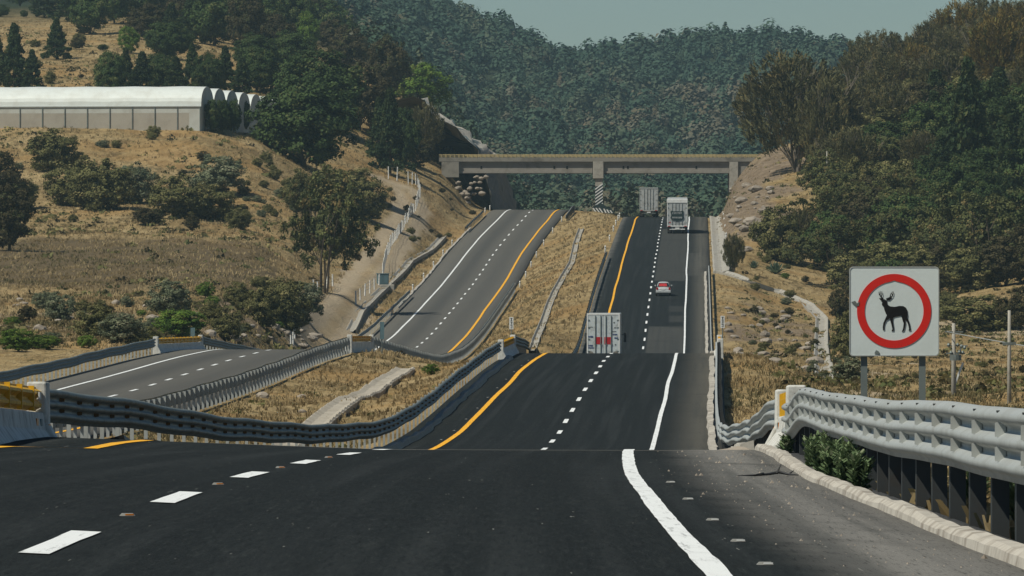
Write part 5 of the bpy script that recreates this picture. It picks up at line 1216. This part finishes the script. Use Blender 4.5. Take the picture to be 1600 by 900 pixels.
# --- right side
tree_px(1246, 268, 205, 190, 'twig', 'wide fan-shaped sparse tree leaning over the road cutting, nearest the overpass')
tree_px(1286, 268, 90, 150, 'twig', 'brown sparse tree overlapping the right side of the fan-shaped tree')
tree_px(1275, 120, 12, 26, 'conifer', 'tiny pointed conifer tip above the fan-shaped tree', d0=1200)
tree_px(1214, 408, 84, 94, 'olive', 'light green open shrubby tree above the agaves')
tree_px(1146, 425, 38, 62, 'twig', 'small dark thin tree beside the concrete gutter')
tree_px(1252, 400, 50, 80, 'twig', 'bare thin tree between the light green tree and the lone pole')
tree_px(1512, 312, 140, 225, 'conifer', 'big dark pine on the right hillside, tallest conifer there')
tree_px(1470, 330, 90, 120, 'conifer', 'dark green conifer at the lower left of the big pine')
tree_px(1575, 330, 90, 150, 'conifer', 'dark green conifer right of the big pine at the picture edge')
tree_px(1562, 150, 120, 130, 'rust', 'large rusty brown tree at the upper right edge against the sky')
tree_px(1330, 140, 112, 84, 'rust', 'orange-brown tree at the left end of the right ridge')
tree_px(1380, 130, 100, 84, 'twig', 'bare twiggy tree on the right ridge against the sky')
for (px, py, w_, h, k, lb) in [
    (1360, 410, 100, 110, 'brown', 'dark bushy tree just left above the deer sign'), (1415, 420, 130, 120, 'dense', 'dark green tree directly behind the deer sign'), (1478, 440, 120, 120, 'euc', 'dark loose tree right of the deer sign'),
    (1545, 440, 140, 150, 'euc', 'broad dark olive tree above the bare concrete pole'), (1600, 430, 110, 140, 'dense', 'dark tree at the right edge above the bare concrete pole'), (1330, 330, 80, 90, 'olive', 'olive bush on the hillside between the lone pole and the dark wood'),
    (1400, 340, 100, 100, 'olive', 'olive tree on the hillside above the deer sign'), (1340, 380, 60, 60, 'brown', 'dark bush right of the lone pole'), (1530, 520, 130, 62, 'olive', 'long yellow-olive bush spreading behind the bare concrete pole'), (1480, 500, 70, 50, 'olive', 'yellow-olive bush right behind the upper half of the short utility pole'), (1595, 515, 80, 70, 'brown', 'dark bush at the right edge behind the bare pole'),
    (1325, 560, 60, 80, 'olive', 'olive bush left of the deer sign beside the pale drain'), (1312, 505, 44, 56, 'brown', 'dark bush just left of the deer sign plate'), (1326, 608, 66, 50, 'grey', 'pale green leafy bush below the left edge of the deer sign'), (1275, 610, 40, 18, 'grey', 'low pale green plant at the foot of the pale drain'), (1340, 470, 60, 60, 'brown', 'dark bush behind the left edge of the deer sign'), (1430, 480, 110, 70, 'brown', 'dark thicket behind the right half of the deer sign'), (1390, 480, 90, 80, 'dense', 'dark green thicket hidden mostly by the deer sign'),
    (1227, 437, 16, 10, 'bright', 'tiny green bush above the pale drain')]:
    bush = k in ('olive', 'grey') or h < 90
    tree_px(px, py, w_, h, k, lb, cat='bush' if bush else 'tree', name='bush' if bush else None, d0=430)
rows = [(450, 1310, 1690, 10), (420, 1305, 1690, 11), (388, 1315, 1700, 11), (355, 1300, 1700, 11), (322, 1285, 1700, 11), (290, 1290, 1700, 11), (260, 1275, 1700, 11), (232, 1290, 1700, 11), (205, 1290, 1700, 10), (178, 1305, 1700, 10), (152, 1330, 1700, 9), (128, 1360, 1720, 9), (100, 1420, 1720, 8), (76, 1480, 1740, 7)]
kinds_r = [['olive', 'brown', 'euc', 'olive'], ['euc', 'dense', 'olive', 'olive'], ['brown', 'olive', 'euc'], ['olive', 'euc', 'brown', 'conifer'], ['dense', 'euc', 'olive', 'brown'], ['dense', 'euc', 'conifer', 'twig'], ['olive', 'euc', 'twig', 'dense'], ['twig', 'twig', 'brown', 'olive'], ['twig', 'twig', 'brown'], ['twig', 'olive', 'twig'], ['twig', 'twig', 'rust'], ['twig', 'olive', 'twig'], ['twig', 'rust', 'twig'], ['rust', 'twig', 'twig']]
desc = {'dense': 'dark green tree', 'euc': 'loose olive-green tree', 'brown': 'dark brown bushy tree', 'conifer': 'dark conifer', 'twig': 'bare brown twiggy tree', 'olive': 'olive bush', 'rust': 'rusty-leaved tree'}
for ri, (py, xa, xb, n) in enumerate(rows):
    for i in range(n):
        k = rt.choice(kinds_r[ri]); px = xa+(xb-xa)*i/(n-1)+rt.uniform(-14, 14); k = rt.choice(['conifer', 'dense', 'conifer']) if px > 1450 and 1 < ri < 9 else k; sc_ = rt.uniform(.8, 1.15)
        tree_px(px, py+rt.uniform(-8, 8), 98*sc_*(1.1 if k in ('olive', 'brown') else 1), 92*sc_*(.8 if k == 'olive' else 1), k, f'{desc[k]} in the {ordn[ri]} row up the right hillside, {ordn[i]} from the left', d0=700, group='wood on the right hillside')

# agaves
def agave(px, py, s_px, label):
    x, y, z = ground_at(px, py, 700, 1000); r = s_px*y/F/2; mb = MB()
    for i in range(34):
        a = i*2.4; el = R(18+66*(i/34)); ln = r*rt.uniform(.85, 1.1); w0 = r*.13
        d_ = Vector((math.cos(a)*math.cos(el), math.sin(a)*math.cos(el), math.sin(el))); sd = Vector((-math.sin(a), math.cos(a), 0)); up = d_.cross(sd)
        P = [Vector((0, 0, r*.06)), d_*ln*.4, d_*ln*.8-Vector((0, 0, ln*.02)), d_*ln-Vector((0, 0, ln*.06))]; wd = [w0*.7, w0, w0*.5, 0.005]
        b = len(mb.v)
        for p, q in zip(P, wd): mb.v += [tuple(p-sd*q), tuple(p+up*-q*.35), tuple(p+sd*q)]
        for j in range(3):
            mb.f += [(b+3*j, b+3*j+1, b+3*j+4, b+3*j+3), (b+3*j+1, b+3*j+2, b+3*j+5, b+3*j+4)]; mb.m += [0, 0]
    me = mb.mesh('agave'); at = me.attributes.new('tint', 'FLOAT_VECTOR', 'POINT'); at.data.foreach_set('vector', np.random.RandomState(3).rand(len(me.vertices)*3))
    o = obj('agave', me, LM['agave'], None, (x, y, z)); tag(o, label, 'plant', 'agaves on the right slope')
agave(1212, 428, 44, 'larger spiky agave below the light green tree'); agave(1178, 420, 28, 'smaller spiky agave left of the larger one'); agave(1305, 262, 26, 'spiky agave beside the fan-shaped tree on the right hillside')

# leafy weeds under the near right rail
def weed(X, Y, h, label, seed):
    rs = np.random.RandomState(seed); n = 26; P = []; U = []; V = []; T = []; mb = MB(); g = min(gh(X, Y), float(road_z('R', Y, 5.9)))
    for k in range(n):
        a = rs.rand()*6.28; lean = rs.rand()*.5; L_ = h*(.6+.4*rs.rand()); tip = Vector((math.cos(a)*lean*h*.55, math.sin(a)*lean*h*1.1, L_)); mb.tube([(0, 0, -.1), tuple(tip*.5), tuple(tip)], [.008, .006, .003], 4, cap=False)
        for j in range(30):
            t = .15+.85*j/30; b = tip*t; aa = rs.rand()*6.28; dd = np.array([math.cos(aa), math.sin(aa), .45+rs.rand()*.5]); dd /= np.linalg.norm(dd); s = .055*(1.1-.4*t)*(.7+.6*rs.rand())
            nrm = np.array([-dd[0]*.6, -dd[1]*.6, 1.0])+rs.normal(size=3)*.3; v = np.cross(nrm, dd); v /= np.linalg.norm(v)
            P.append(np.array(b)+dd*s); U.append(dd*s); V.append(v*s*.40); T.append([rs.rand()*.6+.4*t, rs.rand()*.8+.2*(t > .9), 0])
    me = quads_mesh('leaves', np.array(P), np.array(V), np.array(U), np.array(T)); root = empty('weed', (X, Y, g), 0, label, 'weed', 'weeds under the near right guardrail')
    obj('foliage', me, LM['weed'], root); obj('stem', mb.mesh('stem'), LM['weed'], root)
for i, (px, D, h, lb) in enumerate(((1196, 118, .42, 'small leafy weed at the foot of the near right end block'), (1262, 101, .55, 'leafy weed at the left of the group under the near right guardrail'), (1280, 96, .66, 'tallest leafy weed under the near right guardrail'), (1300, 92, .58, 'leafy weed in the middle of the group under the near right guardrail'), (1335, 87, .66, 'bushy leafy weed at the right of the group under the near right guardrail'), (1352, 83, .55, 'lower leafy weed at the right end of the group, against the dark posts'),
                                (1472, 71, .55, 'weed showing between the dark posts left of the rightmost gaps'), (1540, 64, .7, 'green weed behind the dark posts near the right edge'), (1580, 60, .75, 'green weed behind the last dark post at the right edge'))):
    X = (px-800)*D/F; Xr = float(XR(D))+(6.05 if i < 6 else 6.5); weed(Xr if i >= 6 else float(XR(D))+5.92+.0*i, D, h, lb, i+5)

# ------------------------------------------------------------------ dry grass
def grass(name, n, region, hgt, label, seed, blades=5, mat='grass'):
    rs = np.random.RandomState(seed); X, Y = region(rs, n); offR = X-XR(Y); offL = X-XL(Y)
    ok = ~((offR > -6.4) & (offR < (8.6 if name == 'far' else 6.2))) & ~((offL > -6.8) & (offL < 5.9)); dt = seg_dist(X, Y, TRACK, .35); ok &= dt > 2.2
    X, Y = X[ok], Y[ok]; Z = height(X, Y); X = np.repeat(X, blades); Y = np.repeat(Y, blades); Z = np.repeat(Z, blades); N = len(X)
    hh = hgt*(.5+.8*rs.rand(N)); P = np.stack([X+rs.normal(size=N)*hgt*.4, Y+rs.normal(size=N)*hgt*.4, Z+hh*.42], 1)
    U = np.stack([hh*.12*(rs.rand(N)+.5), rs.normal(size=N)*hh*.1, np.zeros(N)], 1); V = np.stack([rs.normal(size=N)*hh*.25, rs.normal(size=N)*hh*.2, hh*.55], 1)
    nn = len(X)//blades; cl = np.clip(.5+1.6*fbm(X/3, Y/8, 3)+rs.normal(size=N)*.18, 0, 1)
    me = quads_mesh(name, P, U, V, np.stack([cl, np.clip(.5+1.5*fbm(X/9+70, Y/22, 3)+rs.normal(size=N)*.15, 0, 1), rs.rand(N)], 1))
    tag(obj('dry_grass', me, LM[mat]), label, 'grass', kind='stuff')
def reg_px(xa, xb, da, db):
    def f(rs, n):
        D = da*(db/da)**rs.rand(n); px = xa+(xb-xa)*rs.rand(n); return (px-800)*D/F, D
    return f
grass('a', 32000, reg_px(-150, 720, 520, 1500), .23, 'dry grass on the left hillside', 1)
grass('b', 15000, reg_px(1110, 1750, 230, 1180), .17, 'dry grass on the right hillside', 2)
grass('c', 8000, reg_px(150, 800, 240, 620), .15, 'dry grass in the near median', 3)
grass('d', 6000, reg_px(740, 990, 620, 1160), .20, 'dry grass in the upper median', 4)
grass('e', 2500, reg_px(60, 620, 122, 240), .34, 'dry grass behind the dark guardrail', 6)
def reg_behind(rs, n): Y = 40+85*rs.rand(n); return XR(Y)+6.25+rs.rand(n)*1.6, Y
grass('f', 2600, reg_behind, .22, 'dry grass behind the near right guardrail', 7)
def reg_kerb(rs, n): Y = 124+30*rs.rand(n)**1.5; return XR(Y)-5.75-rs.rand(n)*.8, Y
grass('g', 260, reg_kerb, .5, 'dry grass at the foot of the near left end block', 8)

def cover(n, region, label, seed, mat, sz, q=16):
    rs = np.random.RandomState(seed); X, Y = region(rs, n); dens = fbm(X/16+9, Y/70+3, 4); keep = dens > rs.rand(len(X))*.5-.22
    offR = X-XR(Y); offL = X-XL(Y); keep &= ~((offR > -6.6) & (offR < 8.8)) & ~((offL > -6.9) & (offL < 6.1)); keep &= seg_dist(X, Y, TRACK, .35) > 2.4
    ppx = 800+X*F/Y; keep &= ~((Y > 695) & (Y < 870) & (ppx < 450) & (rs.rand(len(X)) < .8))
    X, Y = X[keep], Y[keep]; m = len(X); Z = height(X, Y); w_ = sz*(.4+1.2*rs.rand(m)**2); ci = np.repeat(np.arange(m), q); N = m*q
    c = rs.normal(size=(N, 3)); c /= np.linalg.norm(c, axis=1)[:, None]; c[:, 2] = np.abs(c[:, 2]); c *= (rs.rand(N)**.4)[:, None]
    P = np.stack([X[ci]+c[:, 0]*w_[ci]*.75, Y[ci]+c[:, 1]*w_[ci], Z[ci]+c[:, 2]*w_[ci]*.5], 1); nr = c+rs.normal(size=(N, 3))*.5; nr /= np.linalg.norm(nr, axis=1)[:, None]
    u = np.cross(nr, rs.normal(size=(N, 3))); u /= np.linalg.norm(u, axis=1)[:, None]; v = np.cross(nr, u); s_ = w_[ci]*.16*(.6+.8*rs.rand(N))
    tint = np.stack([rs.rand(m)[ci]*.7+.3*rs.rand(N), rs.rand(m)[ci], rs.rand(N)], 1)
    tag(obj('ground_cover', quads_mesh('ground_cover', P, u*s_[:, None], v*s_[:, None]*.8, tint), LM[mat]), label, 'undergrowth', kind='stuff')
cover(5200, reg_px(-150, 640, 540, 1500), 'patchy low weeds over the left hillside', 31, 'olive', .75)
cover(3000, reg_px(-150, 640, 540, 1500), 'patchy brown undergrowth over the left hillside', 32, 'brown', .7)
cover(3600, reg_px(1120, 1700, 300, 1180), 'patchy low weeds over the right hillside', 33, 'olive', .55)
cover(2200, reg_px(1120, 1700, 300, 1180), 'patchy brown undergrowth over the right hillside', 34, 'brown', .55)
cover(420, reg_px(200, 780, 260, 480), 'low weeds in the near median', 35, 'olive', .28)

# ------------------------------------------------------------------ far forest: one mass of crowns
def forest():
    rs = np.random.RandomState(12); P = []; 
    D = []; X = []
    n = 11000
    d = 1500+1650*rs.rand(n*2)**.85; x = (300+1250*rs.rand(n*2)-800)*d/F
    d, x = d[:n], x[:n]
    px = 800+x*F/d
    keep = ~((px > 1170) & (d < 1750)); keep &= ~((px < 560) & (d < 1700)); d, x = d[keep], x[keep]
    z = height(x, d); m = len(d); q = 130
    w_ = 4.6+4.6*rs.rand(m)**2; h = w_*(1.0+.5*rs.rand(m)); con = rs.rand(m) < .28
    ci = np.repeat(np.arange(m), q); N = m*q
    c = rs.normal(size=(N, 3)); c[:, 2] = np.abs(c[:, 2])*.9-.25; c /= np.linalg.norm(c, axis=1)[:, None]; c *= (rs.rand(N)**.25)[:, None]
    tp = np.where(con[ci], np.clip(1.05-.9*(c[:, 2]*.5+.5), .05, 1), 1)
    # a few lobes per crown, so outlines stay uneven
    lob = 1+.28*np.sin(np.arctan2(c[:, 1], c[:, 0])*3+ci*1.7)*np.cos(c[:, 2]*4+ci)
    Pp = np.stack([x[ci]+c[:, 0]*w_[ci]*.5*tp*lob, d[ci]+c[:, 1]*w_[ci]*.5*tp*lob, z[ci]+h[ci]*(.42+.52*c[:, 2])*1.0], 1)
    nr = c*np.array([1, 1, 1.0])+rs.normal(size=(N, 3))*.26+np.array([0, 0, .25]); nr /= np.linalg.norm(nr, axis=1)[:, None]
    u = np.cross(nr, rs.normal(size=(N, 3))); u /= np.linalg.norm(u, axis=1)[:, None]; v = np.cross(nr, u); s = w_[ci]*(.046+.022*np.clip((d[ci]-1600)/1100, 0, 1))*(.6+.8*rs.rand(N))
    hue = np.clip(rs.rand(m)*.75+.9*fbm(x/30, d/90, 3)+.12, 0, 1)
    tint = np.stack([rs.rand(m)[ci]*.4+.25*rs.rand(N), np.clip(hue[ci]+rs.normal(size=N)*.04, 0, 1), rs.rand(N)], 1)
    me = quads_mesh('forest', Pp, u*s[:, None], v*(s*.8)[:, None], tint)
    tag(obj('forest', me, M['forest']), 'dense wooded mountainside closing the valley beyond the overpass', 'forest', kind='stuff')
forest()

# ------------------------------------------------------------------ haze
def haze():
    mb = MB(); mb.box((-700, -60, -40), (800, 4400, 330)); m = bpy.data.materials.new('haze'); m.use_nodes = True; t = m.node_tree; t.nodes.clear()
    o = t.nodes.new('ShaderNodeOutputMaterial'); v = t.nodes.new('ShaderNodeVolumePrincipled'); v.inputs['Density'].default_value = HAZE; v.inputs['Color'].default_value = (.50, .74, .86, 1); v.inputs['Anisotropy'].default_value = .2
    t.links.new(v.outputs[0], o.inputs['Volume'])
    tag(mb.build('haze', m), 'thin blue-green haze over the valley', kind='stuff')
HAZE = .00007
haze()
